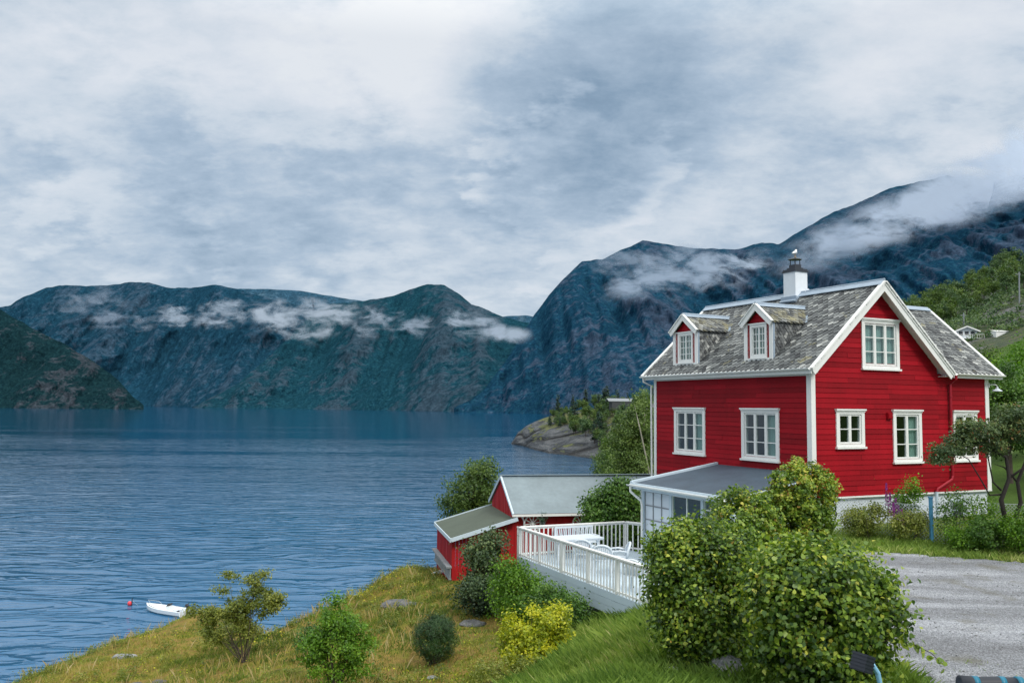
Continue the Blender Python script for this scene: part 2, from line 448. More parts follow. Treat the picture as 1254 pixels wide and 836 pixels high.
for j in range(len(gy)):
    r = np.sqrt((GX[j][:, None] - CP[None, :, 0]) ** 2 + (GY[j][:, None] - CP[None, :, 1]) ** 2)
    GZ[j] = -_phi(r) @ _w[:_n] + _w[_n] + _w[_n + 1] * GX[j] + _w[_n + 2] * GY[j]
def vnoise(X, Y, s, seed=0, octv=3):
    """smooth value noise on a lattice, vectorised"""
    out_ = np.zeros_like(X, dtype=float); amp = 1; tot_ = 0
    for o in range(octv):
        rg = np.random.default_rng(seed + o); tab = rg.random((256, 256))
        x = X * s * 2 ** o + 57.3 * o; y = Y * s * 2 ** o + 11.7 * o
        xi = np.floor(x).astype(int); yi = np.floor(y).astype(int); fx = x - xi; fy = y - yi
        fx = fx * fx * (3 - 2 * fx); fy = fy * fy * (3 - 2 * fy)
        a = tab[xi % 256, yi % 256]; b = tab[(xi + 1) % 256, yi % 256]; c = tab[xi % 256, (yi + 1) % 256]; d = tab[(xi + 1) % 256, (yi + 1) % 256]
        out_ += amp * ((a * (1 - fx) + b * fx) * (1 - fy) + (c * (1 - fx) + d * fx) * fy); tot_ += amp; amp *= .5
    return out_ / tot_ - .5
wild = 1 / (1 + np.exp((GX - 1.5 + (GY - 20) * -.12) * 1.5))       # 1 on the meadow side, 0 in the garden
GZ += vnoise(GX, GY, .35, 3, 4) * .55 * wild + vnoise(GX, GY, 1.6, 9, 3) * .14 * (wild * .8 + .08)
def H(x, y):
    x = np.asarray(x, float); y = np.asarray(y, float)
    u = np.clip((x - TX0) / TD, 0, len(gx) - 1.001); v = np.clip((y - TY0) / TD, 0, len(gy) - 1.001)
    i = u.astype(int); j = v.astype(int); fu = u - i; fv = v - j
    return (GZ[j, i] * (1 - fu) + GZ[j, i + 1] * fu) * (1 - fv) + (GZ[j + 1, i] * (1 - fu) + GZ[j + 1, i + 1] * fu) * fv
def Hs(x, y): return float(H(np.array([x]), np.array([y]))[0])

def mat_ground():
    m, nt, b = newmat('meadow_ground')
    p = geo_pos(nt)
    n = nt.noise(p, .42, 6, .65, .4); n2 = nt.noise(p, 2.6, 6, .7); n3 = nt.noise(p, 14, 4, .7)
    c = nt.ramp(n, [(.30, (.05, .065, .014)), (.42, (.13, .14, .025)), (.50, (.25, .17, .05)), (.58, (.19, .18, .03)), (.72, (.07, .085, .016))])
    c = nt.mix(nt.ramp(n2, [(.5, 0), (.66, .8)]), c, (.19, .125, .05))
    c = nt.mix(nt.ramp(n2, [(.28, .8), (.40, 0)]), c, (.045, .035, .02))
    g = nt.mix(n2, (.035, .075, .014), (.08, .13, .025))
    c = nt.mix(nt.attr('lawn'), c, g)
    c = nt.mix(1.0, c, nt.ramp(n3, [(.2, .55), (.8, 1.5)]), 'MULTIPLY')
    nt.link(c, b.inputs['Base Color']); b.inputs['Roughness'].default_value = .95; b.inputs['Specular IOR Level'].default_value = .1
    nt.link(nt.bump(nt.math('ADD', n2, n3), .7, .12), b.inputs['Normal'])
    return m
ny, nx = GX.shape
idx = np.arange(nx * ny).reshape(ny, nx)
FQ = np.stack([idx[:-1, :-1], idx[:-1, 1:], idx[1:, 1:], idx[1:, :-1]], -1).reshape(-1, 4)
ground = np_mesh('ground', np.stack([GX, GY, GZ], -1).reshape(-1, 3), FQ, mat_ground(), smooth=True)
a = ground.data.attributes.new('lawn', 'FLOAT', 'POINT'); a.data.foreach_set('value', (1 - wild).ravel().astype('f'))
tag(ground, kind='structure')

# ------------------------------------------------------------------ gravel drive
DRV = [(7.9, 20.6), (5.9, 14.5), (4.9, 12.0), (5.0, 10.0), (4.4, 9.0), (4.2, 7.6), (5.5, 6.9), (12, 6.6), (30, 6.5), (34, 12), (24, 14.6), (17, 16.6), (13, 18.2), (11.1, 19.0), (10, 19.6), (9.1, 20.1)]
def inpoly(X, Y, poly):
    c = np.zeros(np.shape(X), bool); n = len(poly)
    for i in range(n):
        x0, y0 = poly[i]; x1, y1 = poly[(i + 1) % n]
        if y0 == y1: continue
        k = ((y0 > Y) != (y1 > Y)) & (X < (x1 - x0) * (Y - y0) / (y1 - y0) + x0); c ^= k
    return c
dx = np.arange(3.5, 34, .12); dy = np.arange(6, 21.5, .12); DX, DY = np.meshgrid(dx, dy)
wob = vnoise(DX, DY, .9, 21, 3) * .5
wob = wob + vnoise(DX, DY, 3.5, 23, 2) * .35
inside = inpoly(DX + wob, DY + wob * .7, DRV)
DZ = H(DX, DY) + np.where(inside, .03, -.25)
idd = np.arange(DX.size).reshape(DX.shape)
FD = np.stack([idd[:-1, :-1], idd[:-1, 1:], idd[1:, 1:], idd[1:, :-1]], -1)
keepq = (inside[:-1, :-1] | inside[:-1, 1:] | inside[1:, 1:] | inside[1:, :-1])
def mat_gravel():
    m, nt, b = newmat('gravel')
    p = geo_pos(nt)
    n = nt.noise(nt.mapping(p, (.16, .8, 1), (0, 0, radians(-12))), 1.0, 4, .6, .5); n2 = nt.noise(p, 40, 3, .8); n3 = nt.noise(p, 1.1, 4, .6)
    vo = nt.n.new('ShaderNodeTexVoronoi'); vo.inputs['Scale'].default_value = 55; nt.link(p, vo.inputs['Vector'])
    c = nt.ramp(n, [(.3, (.18, .185, .20)), (.46, (.235, .245, .265)), (.58, (.36, .375, .41)), (.68, (.28, .29, .31))])
    c = nt.mix(1.0, c, nt.ramp(vo.outputs['Color'], [(.1, .6), (.5, 1.0), (.9, 1.5)]), 'MULTIPLY')
    c = nt.mix(1.0, c, nt.ramp(n2, [(.25, .55), (.75, 1.5)]), 'MULTIPLY')
    c = nt.mix(nt.ramp(n3, [(.56, 0), (.70, .5)]), c, (.13, .12, .07))
    nt.link(c, b.inputs['Base Color']); b.inputs['Roughness'].default_value = .9; b.inputs['Specular IOR Level'].default_value = .2
    nt.link(nt.bump(nt.math('ADD', vo.outputs['Distance'], n2), .8, .03), b.inputs['Normal'])
    return m
drv = np_mesh('gravel_driveway', np.stack([DX, DY, DZ], -1).reshape(-1, 3), FD[keepq].reshape(-1, 4), mat_gravel(), smooth=True)
tag(drv, kind='structure')

# ------------------------------------------------------------------ mountains
def lerp_pts(pts, x):
    xs = [p[0] for p in pts]
    return [float(np.interp(x, xs, [p[k] for p in pts])) for k in range(1, len(pts[0]))]

def mat_mount(name, c_forest_haze, c_bush_haze, c_rock_haze, c_bare_haze, rockiness=.5, scale=1.0, top=900, veg_top=500):
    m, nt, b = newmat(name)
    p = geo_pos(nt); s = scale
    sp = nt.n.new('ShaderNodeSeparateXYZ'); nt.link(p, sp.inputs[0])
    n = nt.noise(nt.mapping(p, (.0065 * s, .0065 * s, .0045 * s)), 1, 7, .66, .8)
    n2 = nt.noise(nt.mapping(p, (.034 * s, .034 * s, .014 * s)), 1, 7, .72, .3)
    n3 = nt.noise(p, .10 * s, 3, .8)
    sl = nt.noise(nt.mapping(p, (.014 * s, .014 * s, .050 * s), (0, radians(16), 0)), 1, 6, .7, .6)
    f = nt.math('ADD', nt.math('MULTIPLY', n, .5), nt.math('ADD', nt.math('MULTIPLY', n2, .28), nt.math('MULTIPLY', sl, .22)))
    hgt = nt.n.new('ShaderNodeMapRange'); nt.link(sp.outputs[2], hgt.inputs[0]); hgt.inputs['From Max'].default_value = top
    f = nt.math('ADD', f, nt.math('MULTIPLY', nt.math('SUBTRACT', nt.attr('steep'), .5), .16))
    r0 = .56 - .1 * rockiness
    veg = nt.mix(nt.ramp(n3, [(.35, 0), (.65, 1)]), c_forest_haze, c_bush_haze)
    c = nt.mix(nt.ramp(f, [(r0, 0), (r0 + .05, .8), (r0 + .12, 1)]), veg, nt.mix(n2, c_rock_haze, c_bare_haze))
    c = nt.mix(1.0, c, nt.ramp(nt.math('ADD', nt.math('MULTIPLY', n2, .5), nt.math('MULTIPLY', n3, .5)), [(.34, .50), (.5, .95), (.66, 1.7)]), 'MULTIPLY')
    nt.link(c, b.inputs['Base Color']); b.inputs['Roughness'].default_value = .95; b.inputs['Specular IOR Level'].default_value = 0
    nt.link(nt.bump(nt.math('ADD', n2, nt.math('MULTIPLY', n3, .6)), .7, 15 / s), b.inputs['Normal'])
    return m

BVH = {}
def mountain(name, ridge, base, mat, prof=1.15, amp=90, seed=0, step=2.0, rows=110, freq=.0016, back=600, ridge_jag=1.2, gully=.5, smooth=True):
    """ridge: (px, py, distance); base: (px, distance). A slope swept from the shore to its crest and down the far side."""
    x0, x1 = ridge[0][0], ridge[-1][0]; n = int((x1 - x0) / step) + 1
    V = []; ST = []
    for i in range(n):
        px = x0 + (x1 - x0) * i / (n - 1)
        py, dr = lerp_pts(ridge, px); db, = lerp_pts(base, px)
        py += ridge_jag * mnoise.fractal(Vector((px * .06, seed, 0)), 1.0, 2, 4)
        R = at_y(px, py, dr); azr = ray(px, 500); az = Vector((azr.x, azr.y, 0)).normalized()
        Bx = azr.x / azr.y * db
        for k in range(rows + 9):
            if k <= rows:
                t = k / rows; y = db + (dr - db) * t
                x = Bx + (R.x - Bx) * t
                z = -8 + (R.z + 8) * (t ** prof)
                fr = sin(pi * min(1, t)) ** .7
                q = Vector((x * freq, y * freq, z * freq * .8 + seed))
                r1 = mnoise.ridged_multi_fractal(q, 1.05, 2.1, 4, 1.0, 2.0) - 1.1
                g = mnoise.fractal(Vector((x * freq * 3.2, seed * 3.1, z * freq * .5)), .8, 2.1, 4)
                g2 = mnoise.fractal(Vector((x * freq * 9, y * freq * 9, z * freq * 6)), .8, 2.1, 3)
                off = (r1 * .8 + g * gully * 1.6 + g2 * .10) * amp * fr
                y2 = y - off; z2 = z + off * .25 * fr
                st = .5 + .5 * math.tanh(g * 1.6 + r1 * .4)
                V.append((x * (y2 / y), y2, z2)); ST.append(st)
            else:
                t = (k - rows) / 8
                V.append((R.x * (1 + back * t / dr), dr + back * t, R.z - (R.z + 40) * t * t)); ST.append(.5)
    m = rows + 9; V = np.array(V, 'f'); idx = np.arange(n * m).reshape(n, m)
    Fm = np.stack([idx[:-1, :-1], idx[1:, :-1], idx[1:, 1:], idx[:-1, 1:]], -1).reshape(-1, 4)
    o = np_mesh(name, V, Fm, mat, smooth=smooth)
    a = o.data.attributes.new('steep', 'FLOAT', 'POINT'); a.data.foreach_set('value', np.array(ST, 'f'))
    BVH[name + str(seed)] = BVHTree.FromPolygons([tuple(v) for v in V], Fm.tolist())
    return tag(o, kind='structure')

mm_far = mat_mount('far_mountain', (.007, .036, .070), (.013, .052, .083), (.022, .052, .085), (.045, .078, .118), .45, .8)  # bluish aerial haze is mixed into all these slope colours
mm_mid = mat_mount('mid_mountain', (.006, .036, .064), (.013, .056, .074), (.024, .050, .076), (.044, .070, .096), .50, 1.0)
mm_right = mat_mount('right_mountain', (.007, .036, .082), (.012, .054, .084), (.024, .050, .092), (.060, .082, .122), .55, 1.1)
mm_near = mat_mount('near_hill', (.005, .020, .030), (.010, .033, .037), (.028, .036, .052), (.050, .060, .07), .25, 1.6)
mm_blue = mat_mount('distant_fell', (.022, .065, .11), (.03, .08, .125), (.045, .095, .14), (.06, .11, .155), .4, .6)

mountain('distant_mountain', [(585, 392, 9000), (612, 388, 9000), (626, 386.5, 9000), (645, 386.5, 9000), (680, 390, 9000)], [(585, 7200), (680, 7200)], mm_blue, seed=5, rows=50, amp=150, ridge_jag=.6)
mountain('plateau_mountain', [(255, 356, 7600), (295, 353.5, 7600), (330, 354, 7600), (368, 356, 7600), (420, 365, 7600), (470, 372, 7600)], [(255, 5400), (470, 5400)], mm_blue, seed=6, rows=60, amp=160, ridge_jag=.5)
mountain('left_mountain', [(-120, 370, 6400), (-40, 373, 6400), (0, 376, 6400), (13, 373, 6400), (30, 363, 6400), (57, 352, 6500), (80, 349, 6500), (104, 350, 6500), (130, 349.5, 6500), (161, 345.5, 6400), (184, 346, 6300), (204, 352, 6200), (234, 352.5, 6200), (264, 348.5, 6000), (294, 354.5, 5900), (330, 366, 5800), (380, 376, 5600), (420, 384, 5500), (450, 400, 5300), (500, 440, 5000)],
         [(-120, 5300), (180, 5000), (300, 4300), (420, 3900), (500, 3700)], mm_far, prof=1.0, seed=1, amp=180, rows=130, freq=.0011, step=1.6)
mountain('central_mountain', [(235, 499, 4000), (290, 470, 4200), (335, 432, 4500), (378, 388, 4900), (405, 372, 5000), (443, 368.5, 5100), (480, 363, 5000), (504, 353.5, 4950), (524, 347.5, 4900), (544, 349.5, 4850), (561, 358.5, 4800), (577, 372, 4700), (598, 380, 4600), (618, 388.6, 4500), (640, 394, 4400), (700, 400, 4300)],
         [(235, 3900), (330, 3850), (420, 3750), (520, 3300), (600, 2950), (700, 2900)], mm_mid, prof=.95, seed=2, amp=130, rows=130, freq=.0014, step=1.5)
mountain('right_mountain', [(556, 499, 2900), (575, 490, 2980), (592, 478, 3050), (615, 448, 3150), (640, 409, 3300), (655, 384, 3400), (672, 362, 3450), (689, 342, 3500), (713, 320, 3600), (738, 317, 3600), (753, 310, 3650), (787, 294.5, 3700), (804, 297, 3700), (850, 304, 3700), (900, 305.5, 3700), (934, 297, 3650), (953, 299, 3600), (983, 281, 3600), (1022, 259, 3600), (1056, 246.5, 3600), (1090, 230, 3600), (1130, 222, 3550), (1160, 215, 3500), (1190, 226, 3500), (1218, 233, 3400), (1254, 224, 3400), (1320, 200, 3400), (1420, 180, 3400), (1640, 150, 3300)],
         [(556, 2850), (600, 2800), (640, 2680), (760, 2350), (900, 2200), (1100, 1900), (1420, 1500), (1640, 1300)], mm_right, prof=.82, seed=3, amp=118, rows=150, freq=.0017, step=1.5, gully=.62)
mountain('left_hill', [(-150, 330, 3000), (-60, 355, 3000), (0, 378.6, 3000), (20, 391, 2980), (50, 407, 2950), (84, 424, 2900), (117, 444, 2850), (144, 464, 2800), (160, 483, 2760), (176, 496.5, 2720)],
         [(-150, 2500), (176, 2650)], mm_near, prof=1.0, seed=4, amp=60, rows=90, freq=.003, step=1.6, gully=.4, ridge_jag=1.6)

# ------------------------------------------------------------------ low clouds hugging the slopes
def mat_cloud(name, seed, dens, col, thr=.0, sc=1.0):
    m, nt, b = newmat(name)
    uv = nt.n.new('ShaderNodeUVMap').outputs[0]
    sp = nt.n.new('ShaderNodeSeparateXYZ'); nt.link(uv, sp.inputs[0])
    def fall(x, pw):
        d = nt.math('ABSOLUTE', nt.math('SUBTRACT', nt.math('MULTIPLY', x, 2), 1))
        return nt.math('SUBTRACT', 1, nt.math('POWER', d, pw), True)
    fl = nt.math('MULTIPLY', fall(sp.outputs[0], 2.6), fall(sp.outputs[1], 1.5))
    p = geo_pos(nt)
    n = nt.noise(nt.mapping(p, (.0036 * sc, 0, .0085 * sc), (0, radians(-32 if seed < 20 else -12), 0), (seed, seed * 2, 0)), 1, 5, .56, .5)
    n2 = nt.noise(nt.mapping(p, (.015 * sc, 0, .021 * sc), loc=(seed, 0, 0)), 1, 6, .65, .4)
    a = nt.math('ADD', nt.math('MULTIPLY', fl, .95), nt.math('ADD', nt.math('MULTIPLY', nt.math('SUBTRACT', n, .5), 3.4), nt.math('MULTIPLY', nt.math('SUBTRACT', n2, .5), .7)))
    mr = nt.n.new('ShaderNodeMapRange'); mr.interpolation_type = 'SMOOTHSTEP'
    mr.inputs['From Min'].default_value = .22 + thr; mr.inputs['From Max'].default_value = 1.45 + thr
    nt.link(a, mr.inputs[0])
    e = nt.n.new('ShaderNodeMapRange'); e.interpolation_type = 'SMOOTHSTEP'; e.inputs['From Max'].default_value = .7; nt.link(fl, e.inputs[0])
    al = nt.math('MULTIPLY', nt.math('MULTIPLY', mr.outputs[0], e.outputs[0]), dens)
    df = nt.n.new('ShaderNodeBsdfDiffuse'); tl = nt.n.new('ShaderNodeBsdfTranslucent')
    cc = nt.mix(n2, tuple(c * .92 for c in col), tuple(min(1, c * 1.06) for c in col))
    nt.link(cc, df.inputs[0]); nt.link(cc, tl.inputs[0])
    ms = nt.n.new('ShaderNodeMixShader'); ms.inputs[0].default_value = .35; nt.link(df.outputs[0], ms.inputs[1]); nt.link(tl.outputs[0], ms.inputs[2])
    tr = nt.n.new('ShaderNodeBsdfTransparent'); mx = nt.n.new('ShaderNodeMixShader')
    nt.link(al, mx.inputs[0]); nt.link(tr.outputs[0], mx.inputs[1]); nt.link(ms.outputs[0], mx.inputs[2])
    nt.link(mx.outputs[0], nt.n['Material Output'].inputs['Surface'])
    return m

def cloud(label, spine, seed, dens=.9, col=(.62, .70, .80), dist=None, thr=0.0, sc=1.0, lift=60):
    """a bank of cloud lying just off the mountainside; spine = (px, py, halfheight_px)"""
    n = max(24, int(abs(spine[-1][0] - spine[0][0]) / 4)); m = 9
    # even spacing along the spine
    L = [0]
    for a, b in zip(spine, spine[1:]): L.append(L[-1] + math.hypot(b[0] - a[0], b[1] - a[1]))
    pts = []; uv = []; 
    for i in range(n + 1):
        s = L[-1] * i / n
        px, py, hw = [float(np.interp(s, L, [q[k] for q in spine])) for k in range(3)]
        s2 = min(L[-1], s + 1); s1 = max(0, s - 1)
        dxx = np.interp(s2, L, [q[0] for q in spine]) - np.interp(s1, L, [q[0] for q in spine]); dyy = np.interp(s2, L, [q[1] for q in spine]) - np.interp(s1, L, [q[1] for q in spine])
        ln = math.hypot(dxx, dyy); nx_, ny_ = -dyy / ln, dxx / ln
        for k in range(m + 1):
            v = 2 * k / m - 1
            pts.append((px + nx_ * v * hw, py + ny_ * v * hw)); uv.append((i / n, k / m))
    ds = []
    for (px, py) in pts:
        d = ray(px, py); best = None
        for key, bv in BVH.items():
            h = bv.ray_cast(EYE, d)
            if h[0] is not None and (best is None or h[0].y < best): best = h[0].y
        ds.append(best)
    D = np.array([np.nan if q is None else q for q in ds]).reshape(n + 1, m + 1)
    base = np.nanmin(D) if np.isfinite(D).any() else dist
    colmax = np.array([np.nanmax(r_) if np.isfinite(r_).any() else np.nan for r_ in D]); ok_ = np.isfinite(colmax)
    colmax = np.interp(np.arange(n + 1), np.arange(n + 1)[ok_], colmax[ok_]); D = np.where(np.isnan(D), colmax[:, None], D)
    for _ in range(30):   # a smooth sheet clear of the ground
        P_ = np.pad(D, 1, mode='edge'); Dm = np.minimum.reduce([P_[1:-1, 1:-1], P_[:-2, 1:-1], P_[2:, 1:-1], P_[1:-1, :-2], P_[1:-1, 2:]]); P_ = np.pad(Dm, 1, mode='edge')
        D = (P_[1:-1, 1:-1] * 2 + P_[:-2, 1:-1] + P_[2:, 1:-1] + P_[1:-1, :-2] + P_[1:-1, 2:]) / 6
    D -= lift
    V = [at_y(p[0], p[1], float(y)) for p, y in zip(pts, D.ravel())]
    idx = np.arange((n + 1) * (m + 1)).reshape(n + 1, m + 1)
    Fc = np.stack([idx[:-1, :-1], idx[1:, :-1], idx[1:, 1:], idx[:-1, 1:]], -1).reshape(-1, 4)
    o = np_mesh('low_cloud', np.array([tuple(v) for v in V], 'f'), Fc, mat_cloud('cloud_' + str(seed), seed, dens, col, thr, sc), smooth=True)
    ul = o.data.uv_layers.new(name='UVMap'); ul.data.foreach_set('uv', np.array([uv[i] for i in Fc.ravel()], 'f').ravel())
    o.visible_shadow = True
    tag(o, label, 'cloud', 'low clouds clinging to the mountains')
    return o
CW = (.44, .53, .65)
cloud('long white cloud streaming down the high slope behind the chimney', [(1560, 70, 80), (1400, 135, 70), (1254, 202, 56), (1200, 226, 50), (1150, 246, 44), (1100, 266, 38), (1050, 284, 34), (1005, 302, 34), (965, 322, 30), (925, 350, 24)], 3, .98, (.56, .65, .78), thr=-.56, sc=1.7)
cloud('veil of thin mist on the ridge at the upper right of the long cloud', [(1330, 235, 26), (1254, 232, 28), (1200, 250, 26), (1140, 272, 20), (1090, 285, 14)], 5, .8, CW, thr=-.1, sc=1.8)
cloud('ragged white cloud wisps over the cliff behind the two dormers', [(725, 362, 18), (780, 346, 34), (830, 332, 42), (870, 330, 36), (905, 330, 28), (960, 312, 26)], 8, .92, CW, thr=-.12, sc=2.4)
cloud('thin haze of cloud over the rounded shoulder of the big cliff', [(710, 330, 16), (745, 325, 24), (790, 318, 26), (840, 312, 22), (880, 308, 14)], 12, .55, CW, thr=.0, sc=2.2)
cloud('faint mist patch high on the left end of the left mountain', [(60, 392, 16), (95, 370, 22), (125, 362, 20), (165, 372, 12)], 15, .5, CW, thr=.05, sc=1.6)
cloud('small pale wisp low under the left cliff', [(100, 398, 12), (135, 390, 18), (165, 396, 12)], 18, .6, CW, thr=.02, sc=2.4)
cloud('pale wisp beside the bright puff on the left mountain', [(150, 402, 12), (180, 394, 20), (210, 386, 16)], 21, .55, CW, thr=.02, sc=2.2)
cloud('small bright puff of cloud on the left mountain', [(188, 388, 12), (206, 386, 20), (222, 388, 20), (240, 386, 12)], 24, .95, (.50, .58, .68), thr=-.08, sc=2.4)
cloud('white cloud puff left of the widest cloud bank', [(228, 400, 14), (255, 388, 26), (275, 380, 28), (310, 386, 22)], 27, .95, (.50, .58, .68), thr=.05, sc=2.0)
cloud('widest white cloud bank in the middle of the left mountain', [(278, 384, 20), (310, 383, 24), (335, 387, 28), (360, 391, 34), (385, 393, 36), (405, 388, 28), (430, 381, 20), (458, 373, 12)], 30, .98, (.54, .61, .70), thr=-.12, sc=1.9)
cloud('torn cloud wisp on the left flank of the central peak', [(430, 412, 16), (456, 394, 28), (480, 384, 20)], 33, .9, (.50, .58, .68), thr=.06, sc=2.6)
cloud('flat torn cloud under the central peak', [(455, 404, 18), (490, 397, 22), (520, 400, 18), (545, 396, 10)], 36, .8, (.48, .56, .67), thr=.10, sc=2.6)
cloud('slanting cloud on the right flank of the central peak', [(535, 382, 18), (566, 394, 26), (588, 398, 26), (615, 404, 18)], 39, .92, (.50, .58, .68), thr=.0, sc=2.4)
cloud('flat white cloud lying in the valley between the mountains', [(572, 388, 12), (600, 401, 16), (618, 410, 15), (640, 411, 12), (656, 408, 9)], 42, .97, (.52, .60, .70), thr=-.36, sc=1.8)
# ------------------------------------------------------------------ the red house
TH = .4505
HOUSE_POS = Vector((8.7304, 25, 16.70)); HZ = .78
house = empty('red_house', HOUSE_POS, TH)
tag(house, 'red timber house with white windows, slate roof and two dormers', 'house')
L, W_, WX = 7.78, 5.37, 7.78
ZE, ZR, ZR2, VR2 = 3.72, 6.42, 6.18, 2.46
KR = (ZR - ZE) / (W_ / 2 + .3)
def hpart(mb, name, mat, parent=None, **k):
    p = parent or house
    return mb.build(name, mat, p, loc=(0, 0, HZ) if p is house else None, **k)
def hw(u, v, z):          # house-local to world
    return HOUSE_POS + Vector((u * cos(TH) - v * sin(TH), u * sin(TH) + v * cos(TH), z + HZ))
# wall frames: (s along wall, z up, o outward)
TL = lambda s, z, o: (-o, s, z)            # lake wall, s = v
TG = lambda s, z, o: (s, -o, z)            # gable wall, s = u
rs = random.Random(5)

def siding(mb, s0, s1, z0, z1, openings=(), clip=None, pitch=.152):
    z = z0; row = 0
    while z < z1 - .01:
        zt = min(z + pitch, z1)
        a, b = s0, s1; at_, bt = s0, s1
        if clip:
            a, b = clip(z); at_, bt = clip(zt)
            if b - a < .02: break
        segs = [(a, b)]
        for (o0, o1, p0, p1) in openings:
            if z + pitch * .5 > p0 and z + pitch * .5 < p1:
                ns = []
                for (x, y) in segs:
                    if o1 <= x or o0 >= y: ns.append((x, y)); continue
                    if o0 > x: ns.append((x, o0))
                    if o1 < y: ns.append((o1, y))
                segs = ns
        for (x, y) in segs:
            cuts = [x]; c = x + rs.uniform(1.0, 3.8)
            while c < y - .6: cuts.append(c); c += rs.uniform(1.6, 4.2)
            cuts.append(y)
            for c0, c1 in zip(cuts, cuts[1:]):
                c1 = c1 - .005 if c1 < y - .01 else c1
                t0 = at_ if abs(c0 - a) < 1e-6 else c0; t1 = bt if abs(c1 - b) < 1e-6 else c1
                tn = rs.random(); sg = .005 * rs.uniform(-1, 1)
                mb.face([(c0, z, .019 + sg), (c1, z, .019 + sg), (t1, zt + .012, .004), (t0, zt + .012, .004)], tn)
                mb.face([(c0, z, .0), (c1, z, .0), (c1, z, .019 + sg), (c0, z, .019 + sg)], tn)
        z = zt; row += 1

def window(T, s0, s1, z0, z1, cols, rows, curtain=1, parent=None, lab=None, casing=.12, deep=.0, sill=True, room=True):
    """casing, casements with glazing bars, panes and curtains; returns the clear opening for the siding"""
    c = casing
    a, b, lo, hi = s0 + c, s1 - c, z0 + c * 1.15, z1 - c * 1.15
    m = MB(T)
    o = .05
    m.box((s0, z0 + .06, .0), (a, z1 - .03, o)); m.box((b, z0 + .06, .0), (s1, z1 - .03, o))
    m.box((a, hi, .0), (b, z1 - .03, o - .004)); m.box((a, z0 + .06, 0), (b, lo, o - .004))
    m.box((s0 - .035, z1 - .03, .0), (s1 + .035, z1 + .018, .10)); m.box((s0 - .02, z1 - .075, .0), (s1 + .02, z1 - .033, .068))
    if sill: m.box((s0 - .03, z0, .0), (s1 + .03, z0 + .057, .10)); 
    # reveals
    m.box((a, lo, -.12), (a + .012, hi, .0)); m.box((b - .012, lo, -.12), (b, hi, .0)); m.box((a, hi - .012, -.12), (b, hi, 0)); m.box((a, lo, -.12), (b, lo + .012, 0))
    w = hpart(m, 'window', M['white'], parent)
    if lab: w['label'] = lab
    s = MB(T); cw = (b - a) / cols
    for i in range(cols):
        x0, x1 = a + cw * i + .012, a + cw * (i + 1) - .012; f = .042
        s.box((x0, lo + .012, -.045), (x0 + f, hi - .012, .015)); s.box((x1 - f, lo + .012, -.045), (x1, hi - .012, .015))
        s.box((x0 + f, hi - .012 - f, -.045), (x1 - f, hi - .012, .013)); s.box((x0 + f, lo + .012, -.045), (x1 - f, lo + .012 + f * 1.2, .013))
        for r in range(1, rows):
            zz_ = lo + (hi - lo) * r / rows; s.box((x0 + f, zz_ - .013, -.042), (x1 - f, zz_ + .013, .008))
        if i: s.box((a + cw * i - .022, lo + .012, -.03), (a + cw * i + .022, hi - .012, .024))
    hpart(s, 'sash', M['white'], w)
    g = MB(T); g.face([(a, lo, -.02), (b, lo, -.02), (b, hi, -.02), (a, hi, -.02)]); hpart(g, 'pane', M['glass'], w)
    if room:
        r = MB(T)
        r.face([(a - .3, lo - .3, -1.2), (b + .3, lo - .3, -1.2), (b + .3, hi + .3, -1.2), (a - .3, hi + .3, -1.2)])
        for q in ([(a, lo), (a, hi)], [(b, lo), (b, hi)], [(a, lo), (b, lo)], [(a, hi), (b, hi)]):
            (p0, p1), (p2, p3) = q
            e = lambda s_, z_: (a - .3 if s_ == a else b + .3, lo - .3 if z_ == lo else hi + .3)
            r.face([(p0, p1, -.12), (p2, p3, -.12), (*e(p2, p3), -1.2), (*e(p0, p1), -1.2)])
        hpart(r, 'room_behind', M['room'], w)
    if curtain:
        spans = {1: [(a, b)], 2: [(a, a + (b - a) * .30), (b - (b - a) * .26, b)], 3: [(a, a + (b - a) * .42)], 4: [(b - (b - a) * .4, b)]}[curtain]
        k = MB(T)
        for (x, y) in spans:
            n = max(6, int((y - x) / .022)); ph = rs.random() * 6
            for i in range(n):
                f0 = x + (y - x) * i / n; f1 = x + (y - x) * (i + 1) / n
                w0 = .022 * sin(f0 * 62 + ph); w1 = .022 * sin(f1 * 62 + ph)
                k.face([(f0, lo, -.11 + w0), (f1, lo, -.11 + w1), (f1, hi, -.11 + w1 * .8), (f0, hi, -.11 + w0 * .8)])
        hpart(k, 'curtain', M['curtain'], w)
    return (a, b, lo, hi)

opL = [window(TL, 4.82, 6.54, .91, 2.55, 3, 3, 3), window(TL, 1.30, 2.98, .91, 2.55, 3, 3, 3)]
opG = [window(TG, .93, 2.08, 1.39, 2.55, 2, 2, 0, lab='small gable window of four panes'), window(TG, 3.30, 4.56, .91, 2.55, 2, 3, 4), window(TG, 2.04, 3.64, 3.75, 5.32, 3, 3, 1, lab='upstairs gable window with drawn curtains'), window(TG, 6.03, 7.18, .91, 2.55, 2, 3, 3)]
m = MB(TL); siding(m, .13, L - .13, 0, ZE + .05, opL); hpart(m, 'lake_wall', M['red'])
m = MB(TG)
def gclip(z):
    e = ZE + .3 * KR - .05
    ext = 0 if z <= e else (z - e) / KR
    a = .13 if z < e else max(.0, ext - .0)
    return (max(.13, ext), min(W_ + .0, W_ - ext))
siding(m, .13, W_, 0, 6.2, opG, gclip)
m2 = MB(TG); 
siding(m, W_ + .001, WX - .14, 0, ZE - .02, opG)
hpart(m, 'gable_wall', M['red'])
m = MB()   # the hidden sides
m.box((.03, L - .1, 0), (W_, L - .0, ZE)); m.box((WX - .12, .05, 0), (WX - .02, 4.9, ZE)); m.box((W_ - .1, 4.9, 0), (W_, L - .1, ZE)); m.box((W_, 4.8, 0), (WX - .12, 4.9, ZE))
